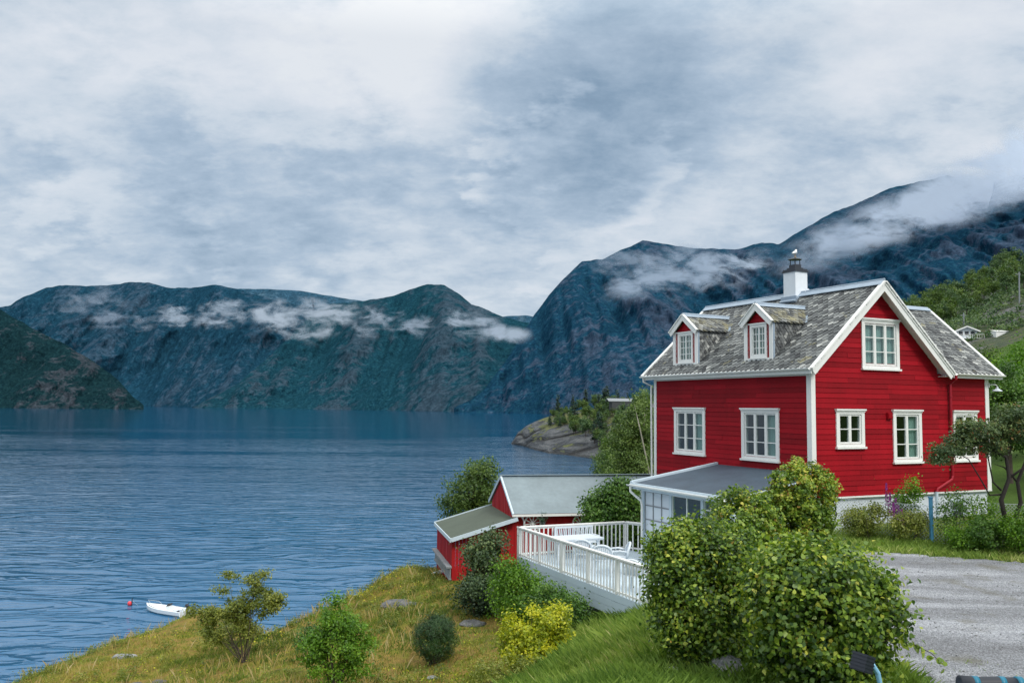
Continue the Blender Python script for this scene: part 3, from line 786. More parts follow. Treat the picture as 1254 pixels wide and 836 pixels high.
m.face([(.03, L - .05, ZE), (W_, L - .05, ZE), (W_ / 2, L - .05, ZR - .15)]); m.face([(WX - .07, .05, ZE), (WX - .07, 4.9, ZE), (WX - .07, VR2, ZR2 - .12)])
hpart(m, 'back_wall', M['red'])
m = MB()
m.box((.06, .06, -2.6), (WX - .08, 4.85, -.04)); m.box((.06, 4.86, -2.6), (W_ - .05, L - .08, -.04))
hpart(m, 'foundation', M['plaster'])
m = MB()  # drip board along the foot of the siding
m.box((.0, -.05, -.05), (WX + .02, .04, -.004)); m.box((-.05, -.05, -.055), (-.001, L, -.004)); hpart(m, 'drip_board', M['white'])
for nm, bx in (('near', [((-.035, -.03, 0), (.13, .03, ZE)), ((-.03, .031, 0), (.03, .16, ZE))]), ('far', [((-.03, L - .13, 0), (.03, L + .02, ZE))]), ('right', [((WX - .15, -.034, 0), (WX + .03, .06, ZE - .02))])):
    m = MB()
    for a_, b_ in bx: m.box(a_, b_)
    hpart(m, 'corner_board', M['white'])
# basement window
m = MB(TG); m.box((5.92, -.92, -.10), (6.54, -.28, -.035)); bw = hpart(m, 'basement_window', M['white_blue'])
m = MB(TG)
for i in range(2):
    for j in range(2): m.box((5.99 + i * .26, -.87 + j * .28, -.05), (6.21 + i * .26, -.63 + j * .28, -.028))
hpart(m, 'pane', M['dark'], bw)
m = MB(TG); m.box((3.03, 2.28, .0), (3.22, 2.47, .09)); m.box((3.05, 2.30, .09), (3.20, 2.45, .11)); hpart(m, 'vent_box', M['red'])

# roofs --------------------------------------------------------------
def slates(mb, T, s0, s1, t0, t1, test=None, w=.215, h=.155, seed=1):
    r = random.Random(seed); row = 0; t = t0
    while t < t1:
        s = s0 + (w / 2 if row % 2 else 0)
        while s < s1:
            if test is None or test(s, t):
                tn = min(1, max(0, r.gauss(.46, .24))); j = r.uniform(-.012, .012); lf = r.uniform(.018, .034)
                hw_ = w * .49
                tp = min(t + h * 1.25, t1 + .02)
                mb.face([(s + j, t - h * .62, lf + .006), (s + hw_ + j, t, lf), (s + hw_ + j, tp, .004), (s - hw_ + j, tp, .004), (s - hw_ + j, t, lf)], tn)
                mb.face([(s + j, t - h * .62, lf + .006), (s + j, t - h * .62, .0), (s + hw_ + j, t, .0), (s + hw_ + j, t, lf)], tn * .4)
                mb.face([(s + j, t - h * .62, lf + .006), (s + j, t - h * .62, .0), (s - hw_ + j, t, .0), (s - hw_ + j, t, lf)], tn * .4)
            s += w
        t += h; row += 1
ang = math.atan(KR); SL = (W_ / 2 + .3) / cos(ang)
TRL = lambda s, t, o: (-.3 + t * cos(ang) - o * sin(ang), s, ZE + t * sin(ang) + o * cos(ang))
TRR = lambda s, t, o: (W_ + .3 - t * cos(ang) + o * sin(ang), s, ZE + t * sin(ang) + o * cos(ang))
m = MB(TRL); slates(m, TRL, -.32, L + .32, .1, SL, seed=3)
roof = hpart(m, 'roof', M['slate'])
m = MB(TRR); slates(m, TRR, -.32, L + .32, .1, SL, seed=4); hpart(m, 'roof_slope', M['slate'], roof)
m = MB(TRL); m.box((-.3, 0, -.09), (L + .3, SL, -.004)); hpart(m, 'roof_boarding', M['white'], roof)
m = MB(TRR); m.box((-.3, 0, -.09), (L + .3, SL, -.004)); hpart(m, 'roof_boarding', M['white'], roof)
m = MB(); m.beam((W_ / 2 - .1, -.36, ZR - .0), (W_ / 2 - .1, L + .36, ZR), .24, .02, (-sin(ang), 0, cos(ang))); m.beam((W_ / 2 + .1, -.36, ZR - .0), (W_ / 2 + .1, L + .36, ZR), .24, .02, (sin(ang), 0, cos(ang)))
m.tube([(W_ / 2, -.37, ZR + .09), (W_ / 2, L + .37, ZR + .09)], .035, 8)
hpart(m, 'ridge_cap', M['bluegrey'], roof)
# wing roof
KW = (ZR2 - ZE) / (VR2 + .3); an2 = math.atan(KW); SW = (VR2 + .3) / cos(an2)
TW = lambda s, t, o: (s, -.3 + t * cos(an2) - o * sin(an2), ZE + t * sin(an2) + o * cos(an2))
TWB = lambda s, t, o: (s, 2 * VR2 + .3 - t * cos(an2) + o * sin(an2), ZE + t * sin(an2) + o * cos(an2))
mainz = lambda u: ZR - KR * abs(u - W_ / 2)
tst = lambda s, t: (ZE + t * sin(an2)) > mainz(s) - .15 or s > W_ + .1
m = MB(TW); slates(m, TW, 3.0, WX + .3, .1, SW, tst, seed=8); wr = hpart(m, 'wing_roof', M['slate'])
m = MB(TWB); slates(m, TWB, 3.0, WX + .3, .1, SW, tst, seed=9); hpart(m, 'roof_slope', M['slate'], wr)
m = MB(TW); m.box((W_ + .35, 0, -.09), (WX + .3, SW, -.004)); hpart(m, 'roof_boarding', M['white'], wr)
m = MB(TWB); m.box((W_ + .35, 0, -.09), (WX + .3, SW, -.004)); hpart(m, 'roof_boarding', M['white'], wr)
m = MB(); m.beam((3.2, VR2 - .09, ZR2 + .0), (WX + .34, VR2 - .09, ZR2 + .0), .22, .02, (0, -sin(an2), cos(an2))); m.beam((3.2, VR2 + .09, ZR2), (WX + .34, VR2 + .09, ZR2), .22, .02, (0, sin(an2), cos(an2)))
hpart(m, 'ridge_cap', M['bluegrey'], wr)
# bargeboards
def barge(v0, both=True):
    m = MB()
    for sg in (-1, 1):
        e = (W_ / 2 + sg * (W_ / 2 + .33), v0, ZE - .03); a_ = (W_ / 2, v0, ZR + .0)
        n = Vector((sg * sin(ang), 0, cos(ang)))
        e = Vector(e); a_ = Vector(a_)
        m.beam(e - n * .10, a_ - n * .10 + Vector((0, .0005 * sg, 0)), .035, .20, n)
        m.beam(e + n * .035 + Vector((0, -.012, 0)), a_ + n * .035 + Vector((0, -.012 + .0005 * sg, 0)), .13, .05, n)
        m.beam(e - n * .0 + Vector((0, -.03, 0)), a_ - n * .0 + Vector((0, -.03 + .0005 * sg, 0)), .028, .09, n)
    return m
hpart(barge(-.345), 'bargeboard', M['white']); hpart(barge(L + .345), 'bargeboard', M['white'])
m = MB()
for sg in (-1, 1):
    n = Vector((0, sg * sin(an2), cos(an2))); e = Vector((WX + .33, VR2 + sg * (VR2 + .33), ZE - .03)); a_ = Vector((WX + .33, VR2, ZR2))
    m.beam(e - n * .09, a_ - n * .09, .035, .18, n); m.beam(e + n * .035, a_ + n * .035, .12, .04, n)
hpart(m, 'bargeboard', M['white'])
# eaves
m = MB(); m.box((-.325, -.33, ZE - .15), (-.295, L + .33, ZE - .01)); m.box((-.29, -.30, ZE - .12), (-.03, L + .3, ZE - .10)); m.box((-.034, .1, ZE - .19), (-.002, L - .1, ZE - .101)); hpart(m, 'eaves_fascia', M['white'])
m = MB(); m.box((W_ + .36, -.325, ZE - .13), (WX + .33, -.295, ZE - .01)); m.box((W_ + .0, -.29, ZE - .10), (WX + .3, -.035, ZE - .085)); hpart(m, 'eaves_fascia', M['white'])
def gutter(mb, p, q, r=.06, n=6):
    p = Vector(p); q = Vector(q); d = (q - p).normalized(); x = d.cross(Vector((0, 0, 1)))
    for j in range(n):
        a0 = pi + pi * j / n; a1 = pi + pi * (j + 1) / n
        mb.face([p + x * r * cos(a0) + Vector((0, 0, r * sin(a0))), q + x * r * cos(a0) + Vector((0, 0, r * sin(a0))), q + x * r * cos(a1) + Vector((0, 0, r * sin(a1))), p + x * r * cos(a1) + Vector((0, 0, r * sin(a1)))])
m = MB(); gutter(m, (-.39, -.33, ZE + .01), (-.39, L + .38, ZE - .02)); hpart(m, 'gutter', M['white'])
m = MB(); m.tube([(-.37, L + .22, ZE - .05), (-.36, L + .22, ZE - .22), (-.08, L + .12, ZE - .36), (-.07, L + .10, -.4), (-.07, L + .1, -2.3)], .035, 8); hpart(m, 'downpipe', M['white'])
m = MB(); gutter(m, (W_ + .4, -.39, ZE + .01), (WX + .34, -.39, ZE)); hpart(m, 'gutter', M['white'])
m = MB(); m.tube([(5.80, -.36, ZE - .05), (5.80, -.35, ZE - .16), (5.86, -.09, ZE - .32), (5.86, -.09, .5), (5.80, -.10, .38), (5.10, -.12, .10), (5.06, -.12, .02)], .042, 10)
for z in (3.0, 2.0, 1.0): m.tube([(5.86, -.09, z - .02), (5.86, -.09, z + .02)], .055, 10)
dp = hpart(m, 'downpipe', M['red_dark']); dp['label'] = 'dark red downpipe with a slanting foot'
m = MB(); m.tube([(5.06, -.12, .02), (5.06, -.12, -.8)], .045, 10); hpart(m, 'pipe_foot', M['white_blue'], dp)

# dormers
def dormer(v0, v1, za=5.86):
    """gabled dormer whose face stands at u = .12"""
    uf = .12; zb = 4.08; ze = 5.26; vm = (v0 + v1) / 2; zr = za - .10
    m = MB(); T = TL = lambda s, z, o: (uf - o, s, z)
    op = (v0 + .31, v1 - .31, zb + .10, ze - .10)
    fm = MB(T)
    def cl(z):
        if z < ze - .05: return (v0 + .05, v1 - .05)
        k = (z - ze + .05) / (zr - ze) * (v1 - v0) / 2
        return (v0 + .05 + k, v1 - .05 - k)
    siding(fm, v0, v1, zb, zr - .02, [op], cl)
    d = hpart(fm, 'dormer', M['red'])
    d['label'] = 'gabled dormer with a red face and slate cheeks'
    def sub(mb, n, mt): return mb.build(n, mt, d)
    # trim
    t = MB(T)
    t.box((v0 - .02, zb - .04, 0), (v0 + .13, ze + .02, .055)); t.box((v1 - .13, zb - .04, 0), (v1 + .02, ze + .02, .055))
    t.box((v0 + .13, zb - .04, 0), (v1 - .13, zb + .06, .06)); t.box((v0 - .05, zb - .09, -.1), (v1 + .05, zb - .042, .09))
    sub(t, 'dormer_trim', M['white'])
    b = MB()
    hv = (v1 - v0) / 2 + .10; rise = (za - ze); 
    for sg in (-1, 1):
        e = Vector((uf - .15, vm + sg * hv, ze - .02)); a_ = Vector((uf - .15, vm, za - .02)); n = Vector((0, sg * rise, hv)).normalized()
        b.beam(e - n * .06, a_ - n * .06 + Vector((.0006 * sg, 0, 0)), .035, .17, n); b.beam(e + n * .035, a_ + n * .035 + Vector((.0006 * sg, 0, 0)), .10, .035, n)
    sub(b, 'dormer_bargeboard', M['white'])
    # window
    a, bb, lo, hi = v0 + .25, v1 - .25, zb + .07, ze - .04
    w = MB(T)
    for q in (((a, lo, 0), (a + .09, hi, .05)), ((bb - .09, lo, 0), (bb, hi, .05)), ((a + .09, hi - .09, 0), (bb - .09, hi, .046)), ((a + .09, lo, 0), (bb - .09, lo + .09, .046)), ((a - .03, hi, 0), (bb + .03, hi + .035, .085)), ((a - .03, lo - .035, 0), (bb + .03, lo - .001, .09))): w.box(*q)
    x0, x1, y0, y1 = a + .09, bb - .09, lo + .09, hi - .09
    for i in range(2):
        c0 = x0 + (x1 - x0) / 2 * i; c1 = c0 + (x1 - x0) / 2
        for q in (((c0, y0, -.04), (c0 + .03, y1, .01)), ((c1 - .03, y0, -.04), (c1, y1, .01)), ((c0 + .03, y0, -.04), (c1 - .03, y0 + .03, .009)), ((c0 + .03, y1 - .03, -.04), (c1 - .03, y1, .009))): w.box(*q)
        w.box(((c0 + c1) / 2 - .009, y0 + .03, -.035), ((c0 + c1) / 2 + .009, y1 - .03, .004))
        for r in range(1, 4):
            zz_ = y0 + (y1 - y0) * r / 4; w.box((c0 + .03, zz_ - .010, -.035), (c1 - .03, zz_ + .010, .003))
    sub(w, 'window_frame', M['white'])
    g = MB(T); g.face([(x0, y0, -.02), (x1, y0, -.02), (x1, y1, -.02), (x0, y1, -.02)]); sub(g, 'pane', M['glass'])
    k = MB(T); n = 30
    for i in range(n):
        f0 = x0 + (x1 - x0) * i / n; f1 = x0 + (x1 - x0) * (i + 1) / n
        k.face([(f0, y0, -.1 + .02 * sin(f0 * 70)), (f1, y0, -.1 + .02 * sin(f1 * 70)), (f1, y1, -.1 + .02 * sin(f1 * 70)), (f0, y1, -.1 + .02 * sin(f0 * 70))])
    sub(k, 'curtain', M['curtain'])
    # cheeks
    for sg, vv in ((-1, v0), (1, v1)):
        Tc = lambda s, z, o: (uf + s, vv + sg * o, z)
        c = MB(Tc); rz = lambda u: ZE + (u + .3) * KR
        slates(c, Tc, .04, 1.9, zb + .05, ze + .05, lambda s, t: t > rz(uf + s) - .12, .125, .095, 31 + int(v0 * 10))
        c.face([(0, zb - .3, -.01), (1.9, zb - .3, -.01), (1.9, ze, -.01), (0, ze, -.01)], .3)
        sub(c, 'dormer_cheek', M['slate'])
    # little roof
    ul = (zr - ZE) / KR - .3; ue = (ze - ZE) / KR - .3
    sl = sqrt(hv ** 2 + rise ** 2); 
    for sg in (-1, 1):
        Tr = lambda s, t, o: (uf - .14 + s, vm + sg * (hv - t * hv / sl) + sg * o * rise / sl, ze - .02 + t * rise / sl + o * hv / sl)
        r_ = MB(Tr)
        tt = lambda s, t: (ze - .02 + t * rise / sl) > (ZE + (uf - .14 + s + .3) * KR) - .2
        slates(r_, Tr, .05, 2.4, .06, sl, tt, .17, .13, 50 + int(v0 * 10) + sg)
        r_.face([(0, 0, -.008), (1.55, 0, -.008), (2.1, sl, -.008), (0, sl, -.008)], .3)
        sub(r_, 'dormer_roof', M['slate_lichen'])
    rc = MB(); rc.tube([(uf - .16, vm, za + .03), (ul + .22, vm, za + .02)], .045, 8)
    rc.beam((uf - .16, vm - .07, za - .02), (ul + .2, vm - .07, za - .02), .16, .015, (0, -rise, hv)); rc.beam((uf - .16, vm + .07, za - .02), (ul + .2, vm + .07, za - .02), .16, .015, (0, rise, hv))
    for sg in (-1, 1):      # valley flashing
        rc.beam((ul + .16, vm, za + .015), (ue + .0, vm + sg * (hv + .02), ze + .03), .10, .02, (-sin(ang), 0, cos(ang)))
        rc.beam((uf + .0, vm + sg * (hv - .09), zb + .0), (uf + .0, vm + sg * (hv - .09), ze - .03), .05, .07, (1, 0, 0))
    sub(rc, 'flashing', M['bluegrey'])
    return d
d1 = dormer(1.66, 2.92); d1['label'] = 'dormer nearer the gable end'
d2 = dormer(5.36, 6.72); d2['label'] = 'dormer nearer the far end of the roof'

# chimney
m = MB(); cu, cv = W_ / 2, 3.33
m.box((cu - .27, cv - .28, ZR - .75), (cu + .27, cv + .28, 7.22)); ch = hpart(m, 'chimney', M['brickwhite'])
m = MB(); m.box((cu - .31, cv - .32, 7.21), (cu + .31, cv + .32, 7.26)); m.box((cu - .28, cv - .29, 7.26), (cu + .28, cv + .29, 7.31)); m.build('chimney_slab', M['dark'], ch)
m = MB(); m.box((cu - .19, cv - .19, 7.31), (cu + .19, cv + .19, 7.37)); m.box((cu - .14, cv - .14, 7.37), (cu + .14, cv + .14, 7.48))
for a_, b_ in ((-1, -1), (-1, 1), (1, -1), (1, 1)): m.box((cu + a_ * .11 - .012, cv + b_ * .11 - .012, 7.48), (cu + a_ * .11 + .012, cv + b_ * .11 + .012, 7.66))
m.lathe([(.235, 7.66), (.22, 7.675), (.07, 7.735), (.02, 7.745)], (cu, cv, 0), 20)
m.build('chimney_cowl', M['dark'], ch)
m = MB(); m.beam((cu - .40, cv, ZR - .24), (cu + .0, cv, ZR + .02), .72, .05, (-sin(ang), 0, cos(ang))); m.box((cu - .33, cv - .36, ZR - .33), (cu - .27, cv + .36, ZR - .05)); m.build('chimney_flashing', M['bluegrey'], ch)
m = MB(); m.lathe([(.07, 0), (.10, .05), (.10, .10), (.03, .14)], (cu + .1, cv - .40, ZR + .02), 10); m.tube([(cu + .1, cv - .40, ZR + .08), (cu + .02, cv - .52, ZR + .12)], [.05, .08], 10); m.build('vent_pipe', M['plaster'], ch)

# gull on the cowl: one continuous body with beak and wings folded
g = empty('gull', hw(cu, cv, 7.745), TH + .5)
tag(g, 'white gull perched on the cowl of the chimney', 'bird')
m = MB(); 
m.tube([(-.20, 0, .10), (-.13, 0, .125), (-.05, 0, .145), (.03, 0, .165), (.08, 0, .19), (.10, 0, .23), (.115, 0, .262), (.14, 0, .268), (.165, 0, .262)], [.012, .04, .066, .066, .048, .034, .038, .032, .012], 12)
m.build('body', M['feather'], g, smooth=True)
for sg in (-1, 1):
    m = MB(); m.tube([(.05, sg * .05, .17), (-.04, sg * .062, .15), (-.14, sg * .04, .12), (-.25, sg * .01, .10)], [.02, .036, .028, .006], 8); m.build('wing', M['featherg'], g, smooth=True)
    m = MB(); m.tube([(0, sg * .022, .10), (0, sg * .024, 0)], .007, 6); m.tube([(0, sg * .024, .004), (.04, sg * .03, .004)], .006, 5); m.build('leg', M['yellow'], g)
m = MB(); m.tube([(.16, 0, .262), (.20, 0, .255)], [.012, .003], 8); m.build('beak', M['yellow'], g)

# wall lamp at the right corner
lr = hw(WX + .03, -.02, 3.30); lamp = empty('wall_lamp', lr, TH)
tag(lamp, 'white wall lamp on a bent arm at the right corner of the red house', 'lamp')
m = MB(); m.tube([(0, 0, .10), (.20, -.02, .13), (.38, -.02, .12), (.42, -.02, .06)], .014, 8); m.box((-.03, -.05, .03), (.0, .05, .17)); m.build('arm', M['white'], lamp)
m = MB(); m.lathe([(.03, .06), (.045, .0), (.15, -.07), (.155, -.09), (.12, -.085)], (.42, -.02, 0), 18); m.build('lamp_shade', M['plastic'], lamp)

# ------------------------------------------------------------------ veranda
VR = empty('veranda', hw(0, 2.2, -2.25), TH)
tag(VR, 'white framed veranda with a grey felt roof against the red house', 'veranda')
def vp(mb, name, mat, parent=None, **k):
    o = mb.build(name, mat, parent or VR, **k); return o
def TV(u, v, z): return (u, v - 2.2, z + 2.25)
zw, zo, uo, vf, vn = .70, .17, -3.42, 4.20, -.35
m = MB(TV)
def vroof(u0, u1, v0, v1, dz0, dz1):
    f = lambda u: zw + (zo - zw) * (u / uo)
    P_ = [(u0, v0, f(u0) + dz0), (u1, v0, f(u1) + dz0), (u1, v1, f(u1) + dz0), (u0, v1, f(u0) + dz0)]; Q_ = [(p[0], p[1], p[2] - dz0 + dz1) for p in P_]
    return P_, Q_
def slab(mb, P_, Q_):
    mb.face(P_[::-1]); mb.face(Q_)
    for i in range(4): mb.face([P_[i], P_[(i + 1) % 4], Q_[(i + 1) % 4], Q_[i]])
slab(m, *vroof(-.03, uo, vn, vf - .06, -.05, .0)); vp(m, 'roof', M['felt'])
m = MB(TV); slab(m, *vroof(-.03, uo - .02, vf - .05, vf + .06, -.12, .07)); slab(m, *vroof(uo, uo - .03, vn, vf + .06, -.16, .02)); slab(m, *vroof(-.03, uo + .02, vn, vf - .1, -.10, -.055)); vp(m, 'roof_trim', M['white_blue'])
m = MB(TV); gutter(m, (uo - .09, vn, .12), (uo - .09, vf + .1, .14), .06); vp(m, 'gutter', M['white'])
m = MB(TV); m.tube([(uo - .09, vf - .06, .08), (uo - .09, vf - .06, -.08), (uo + .18, vf - .25, -.36), (uo + .20, vf - .27, -.50), (uo + .20, vf - .27, -2.2)], .04, 8); vp(m, 'downpipe', M['white'])
uw = -3.1
for v in (vf - .22, 2.55, 1.05, -.2):
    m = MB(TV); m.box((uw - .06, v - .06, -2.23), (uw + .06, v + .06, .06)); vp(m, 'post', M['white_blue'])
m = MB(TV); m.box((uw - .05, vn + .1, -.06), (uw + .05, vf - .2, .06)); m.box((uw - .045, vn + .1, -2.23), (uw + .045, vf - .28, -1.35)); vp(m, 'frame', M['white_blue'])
def glazed(v0, v1, nx_, nz_, z0=-1.35, z1=-.06, u=uw):
    m = MB(TV); fw = .035
    for i in range(nx_ + 1):
        x = v0 + (v1 - v0) * i / nx_; m.box((u - .02, x - fw / 2, z0), (u + .02, x + fw / 2, z1))
    for j in range(nz_ + 1):
        z = z0 + (z1 - z0) * j / nz_; m.box((u - .018, v0, z - fw / 2), (u + .018, v1, z + fw / 2))
    w = vp(m, 'window', M['woodgrey'] if nx_ == 3 else M['white'])
    m = MB(TV); m.face([(u, v0, z0), (u, v1, z0), (u, v1, z1), (u, v0, z1)]); vp(m, 'pane', M['plastic'] if nx_ == 3 else M['glass'], w)
glazed(2.61, vf - .28, 3, 3); glazed(1.11, 2.49, 2, 2); glazed(-.14, .99, 4, 5)
m = MB(TV); m.box((uw, vf - .25, -2.23), (-.05, vf - .19, .2)); vp(m, 'end_wall', M['woodgrey'])

# ------------------------------------------------------------------ deck
DK = empty('deck', hw(-5.0, 2.5, -2.23), TH)
tag(DK, 'raised grey-white timber deck beside the veranda', 'deck')
def TD_(u, v, z): return (u + 5.0, v - 2.5, z + 2.23)
A0, B0, C0 = (-6.42, 6.12), (-6.62, -1.35), (-2.50, 5.95)
def du(v): return A0[0] + (B0[0] - A0[0]) * (A0[1] - v) / (A0[1] - B0[1])
m = MB(TD_); v = -1.35
while v < 6.0:
    m.face([(du(v), v, -2.23), (-2.3 if v > 4.2 else -3.15, v, -2.23), (-2.3 if v > 4.2 else -3.15, v + .11, -2.23), (du(v + .11), v + .11, -2.23)], rs.random()); 
    m.face([(du(v), v, -2.23), (-3.1, v, -2.23), (-3.1, v, -2.26), (du(v), v, -2.26)], .2); v += .118
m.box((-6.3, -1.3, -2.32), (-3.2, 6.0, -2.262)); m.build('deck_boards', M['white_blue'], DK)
m = MB(TD_)
for k in range(3):
    z1 = -2.20 - k * .19; m.beam((A0[0] - .03, A0[1] + .03, z1 - .092), (B0[0] - .03, B0[1], z1 - .092), .03, .182, tint=rs.random())
    m.beam((A0[0] - .03, A0[1] + .03, z1 - .092), (C0[0], C0[1] + .05, z1 - .092), .03, .182, tint=rs.random())
m.build('skirt_board', M['white_blue'], DK)
m = MB(TD_)
for k in range(9):
    z1 = -2.80 - k * .15; m.beam((A0[0] + .12, A0[1] - .1, z1 - .06), (B0[0] + .12, B0[1], z1 - .06), .025, .10, tint=rs.random())
m.build('underfloor_slats', M['woodgrey'], DK)
for k in range(5):
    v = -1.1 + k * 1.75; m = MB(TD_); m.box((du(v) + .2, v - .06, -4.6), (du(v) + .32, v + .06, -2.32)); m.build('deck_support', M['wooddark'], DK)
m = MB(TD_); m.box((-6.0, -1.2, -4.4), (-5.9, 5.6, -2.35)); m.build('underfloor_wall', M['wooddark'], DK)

def railing(label, P, Q, n_post, bal=.155):
    p = Vector(hw(P[0], P[1], -2.23)); q = Vector(hw(Q[0], Q[1], -2.23)); d = q - p; ln = d.length; rz = atan2(d.y, d.x)
    r = empty('railing', p, rz); tag(r, label, 'railing', 'white railings round the deck')
    m = MB(); m.box((-.04, -.06, .915), (ln + .04, .06, .955)); m.box((0, -.02, .86), (ln, .02, .914)); m.build('top_rail', M['white'], r)
    m = MB(); m.box((0, -.025, .07), (ln, .025, .12)); m.build('bottom_rail', M['white'], r)
    for i in range(n_post):
        x = ln * i / (n_post - 1); m = MB(); m.box((x - .045, -.045, -.12), (x + .045, .045, .914)); m.build('post', M['white'], r)
    n = int(ln / bal)
    for i in range(n):
        x = ln * (i + .5) / n; m = MB(); m.box((x - .022, -.038, .0), (x + .022, -.021, .90)); m.build('baluster', M['white'], r)
    return r
railing('long white deck railing on the side facing the meadow', A0, B0, 6)
railing('white deck railing in front of the shed with wheels', A0, C0, 4)
railing('short white deck railing beside the dark green bush', C0, (C0[0] + .45, C0[1] - .9), 2, .2)
# ------------------------------------------------------------------ shed
SA = .218
SP = Vector((.2, 32.2, 13.2))
shed = empty('red_shed', SP, SA)
tag(shed, 'red plank shed with grey metal roof and a green lean-to', 'shed')
ez, rz_, wd, ln_ = 16.0 - 13.2, 17.27 - 13.2, 4.4, 6.7      # eave, ridge, depth, length
def planks(mb, T, s0, s1, z0, ztop, w=.13):
    s = s0
    while s < s1 - .01:
        e = min(s + w, s1); t = rs.random(); o = rs.uniform(.0, .006) + (.014 if int((s - s0) / w) % 2 else 0)
        mb.face([(s, z0, o), (e - .006, z0, o), (e - .006, ztop(e), o), (s, ztop(s), o)], t)
        mb.face([(s, z0, 0), (s, z0, o), (s, ztop(s), o), (s, ztop(s), 0)], t * .5)
        s = e
TSF = lambda s, z, o: (s, .25 - o, z)          # front wall of the shed
TSG = lambda s, z, o: (-.06 - o, s, z)           # gable end
m = MB(TSF); planks(m, TSF, .1, ln_ - .1, .1, lambda s: ez + .05); m.build('front_wall', M['red_shed'], shed)
m = MB(TSG); planks(m, TSG, .25, wd - .25, .1, lambda s: ez - .05 + (1 - abs(s - wd / 2) / (wd / 2)) * (rz_ - ez)); m.build('gable_wall', M['red_shed'], shed)
m = MB(); m.box((ln_ - .2, .3, 0), (ln_ - .1, wd - .3, ez)); m.face([(ln_ - .15, .3, ez), (ln_ - .15, wd - .3, ez), (ln_ - .15, wd / 2, rz_ - .1)]); m.box((.15, wd - .35, 0), (ln_ - .2, wd - .25, ez)); m.build('back_wall', M['red_shed'], shed)
m = MB()
nn = 7
for sg in (0, 1):
    for i in range(nn):
        x0 = ln_ * i / nn - .12; x1 = ln_ * (i + 1) / nn - .12; t = rs.random()
        y0 = -.12 if sg == 0 else wd + .12
        z0 = ez + .06
        m.face([(x0, y0, z0), (x1 - .0, y0, z0), (x1, wd / 2, rz_), (x0, wd / 2, rz_)], t)
        pass
rf = m.build('roof', M['greyroof'], shed)
m = MB(); m.beam((-.17, wd / 2, rz_ + .03), (ln_ - .1, wd / 2, rz_ + .03), .20, .02); m.build('ridge_cap', M['greyroof'], rf)
m = MB()
for y0 in (-.14, wd + .14): m.beam((-.13, y0, ez + .01), (-.13, wd / 2, rz_ - .03), .03, .11, (0, 0, 1)); m.beam((-.12, y0, ez + .075), (-.12, wd / 2, rz_ + .03), .07, .02, (0, 0, 1))
m.build('bargeboard', M['white_blue'], shed)
m = MB(); m.box((-.15, -.15, ez - .04), (ln_ - .1, -.12, ez + .045)); m.build('eaves_board', M['white'], shed)
# lean-to
lw = 2.42; lo_z = 15.2 - 13.2; hi_z = ez - .08
lz = lambda x: hi_z + (lo_z - hi_z) * (-x / lw)
m = MB(); m.face([(0.05, -.12, lz(0)), (-lw, -.12, lz(-lw)), (-lw, wd + .0, lz(-lw)), (.05, wd + .0, lz(0))])
m.face([(0.05, -.12, lz(0) - .05), (-lw, -.12, lz(-lw) - .05), (-lw, wd + .0, lz(-lw) - .05), (.05, wd + .0, lz(0) - .05)])
m.build('lean_to_roof', M['greenroof'], shed)
m = MB(); m.beam((.06, -.14, lz(0) - .04), (-lw, -.14, lz(-lw) - .04), .035, .14); m.beam((-lw - .02, -.15, lz(-lw) - .05), (-lw - .02, wd, lz(-lw) - .05), .035, .14); m.beam((.06, wd + .02, lz(0) - .02), (-lw, wd + .02, lz(-lw) - .02), .035, .12)
m.build('lean_to_trim', M['white_blue'], shed)
m = MB(TSF); planks(m, TSF, -lw + .1, .1, .25, lambda s: lz(s) - .06); m.build('lean_to_front', M['red_shed'], shed)
TLL = lambda s, z, o: (-lw + .1 - o, s, z)
m = MB(TLL); planks(m, TLL, .25, wd - .1, -.1, lambda s: lo_z - .05); m.build('lean_to_side', M['red_shed'], shed)
m = MB(TLL); m.box((.1, .92, .02), (wd - .1, .98, .22)); m.box((.12, .55, .05), (wd - .1, .91, .09), .2); m.box((.12, .50, .03), (wd - .1, .545, .12)); m.build('side_shelf', M['woodgrey'], shed)
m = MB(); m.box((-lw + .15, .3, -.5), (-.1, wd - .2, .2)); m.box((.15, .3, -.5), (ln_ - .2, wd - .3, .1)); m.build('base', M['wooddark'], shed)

def sw(x, y, z):
    return Vector((SP.x + x * cos(SA) - y * sin(SA), SP.y + x * sin(SA) + y * cos(SA), SP.z + z))
# wagon wheels on the wall
def wheel(px, py, label):
    p = at_y(px, py, 32.45 + (px - 633) / 1050 * 32 * .22)
    lx = (p.x - SP.x) / cos(SA); q = sw(lx, .20, 0); q.z = p.z
    r = empty('wagon_wheel', q, SA); tag(r, label, 'wheel', 'wagon wheels hung on the shed wall')
    m = MB(); R = .31
    for k in range(28):
        a0 = 2 * pi * k / 28; a1 = 2 * pi * (k + 1) / 28
        m.beam((R * cos(a0), 0, R * sin(a0)), (R * cos(a1), 0, R * sin(a1)), .05, .06, (0, 1, 0))
    m.build('rim', M['white'], r)
    for k in range(10):
        a0 = 2 * pi * k / 10 + .15; m = MB(); m.tube([(.05 * cos(a0), 0, .05 * sin(a0)), (R * cos(a0), 0, R * sin(a0))], .022, 6); m.build('spoke', M['white'], r)
    m = MB(); m.tube([(0, .03, 0), (0, -.06, 0)], [.06, .045], 12); m.build('hub', M['white'], r)
wheel(653.5, 640.5, 'white wagon wheel on the shed wall beside the hanging plant')
wheel(712.5, 640.5, 'white wagon wheel on the shed wall nearer the dark green bush')
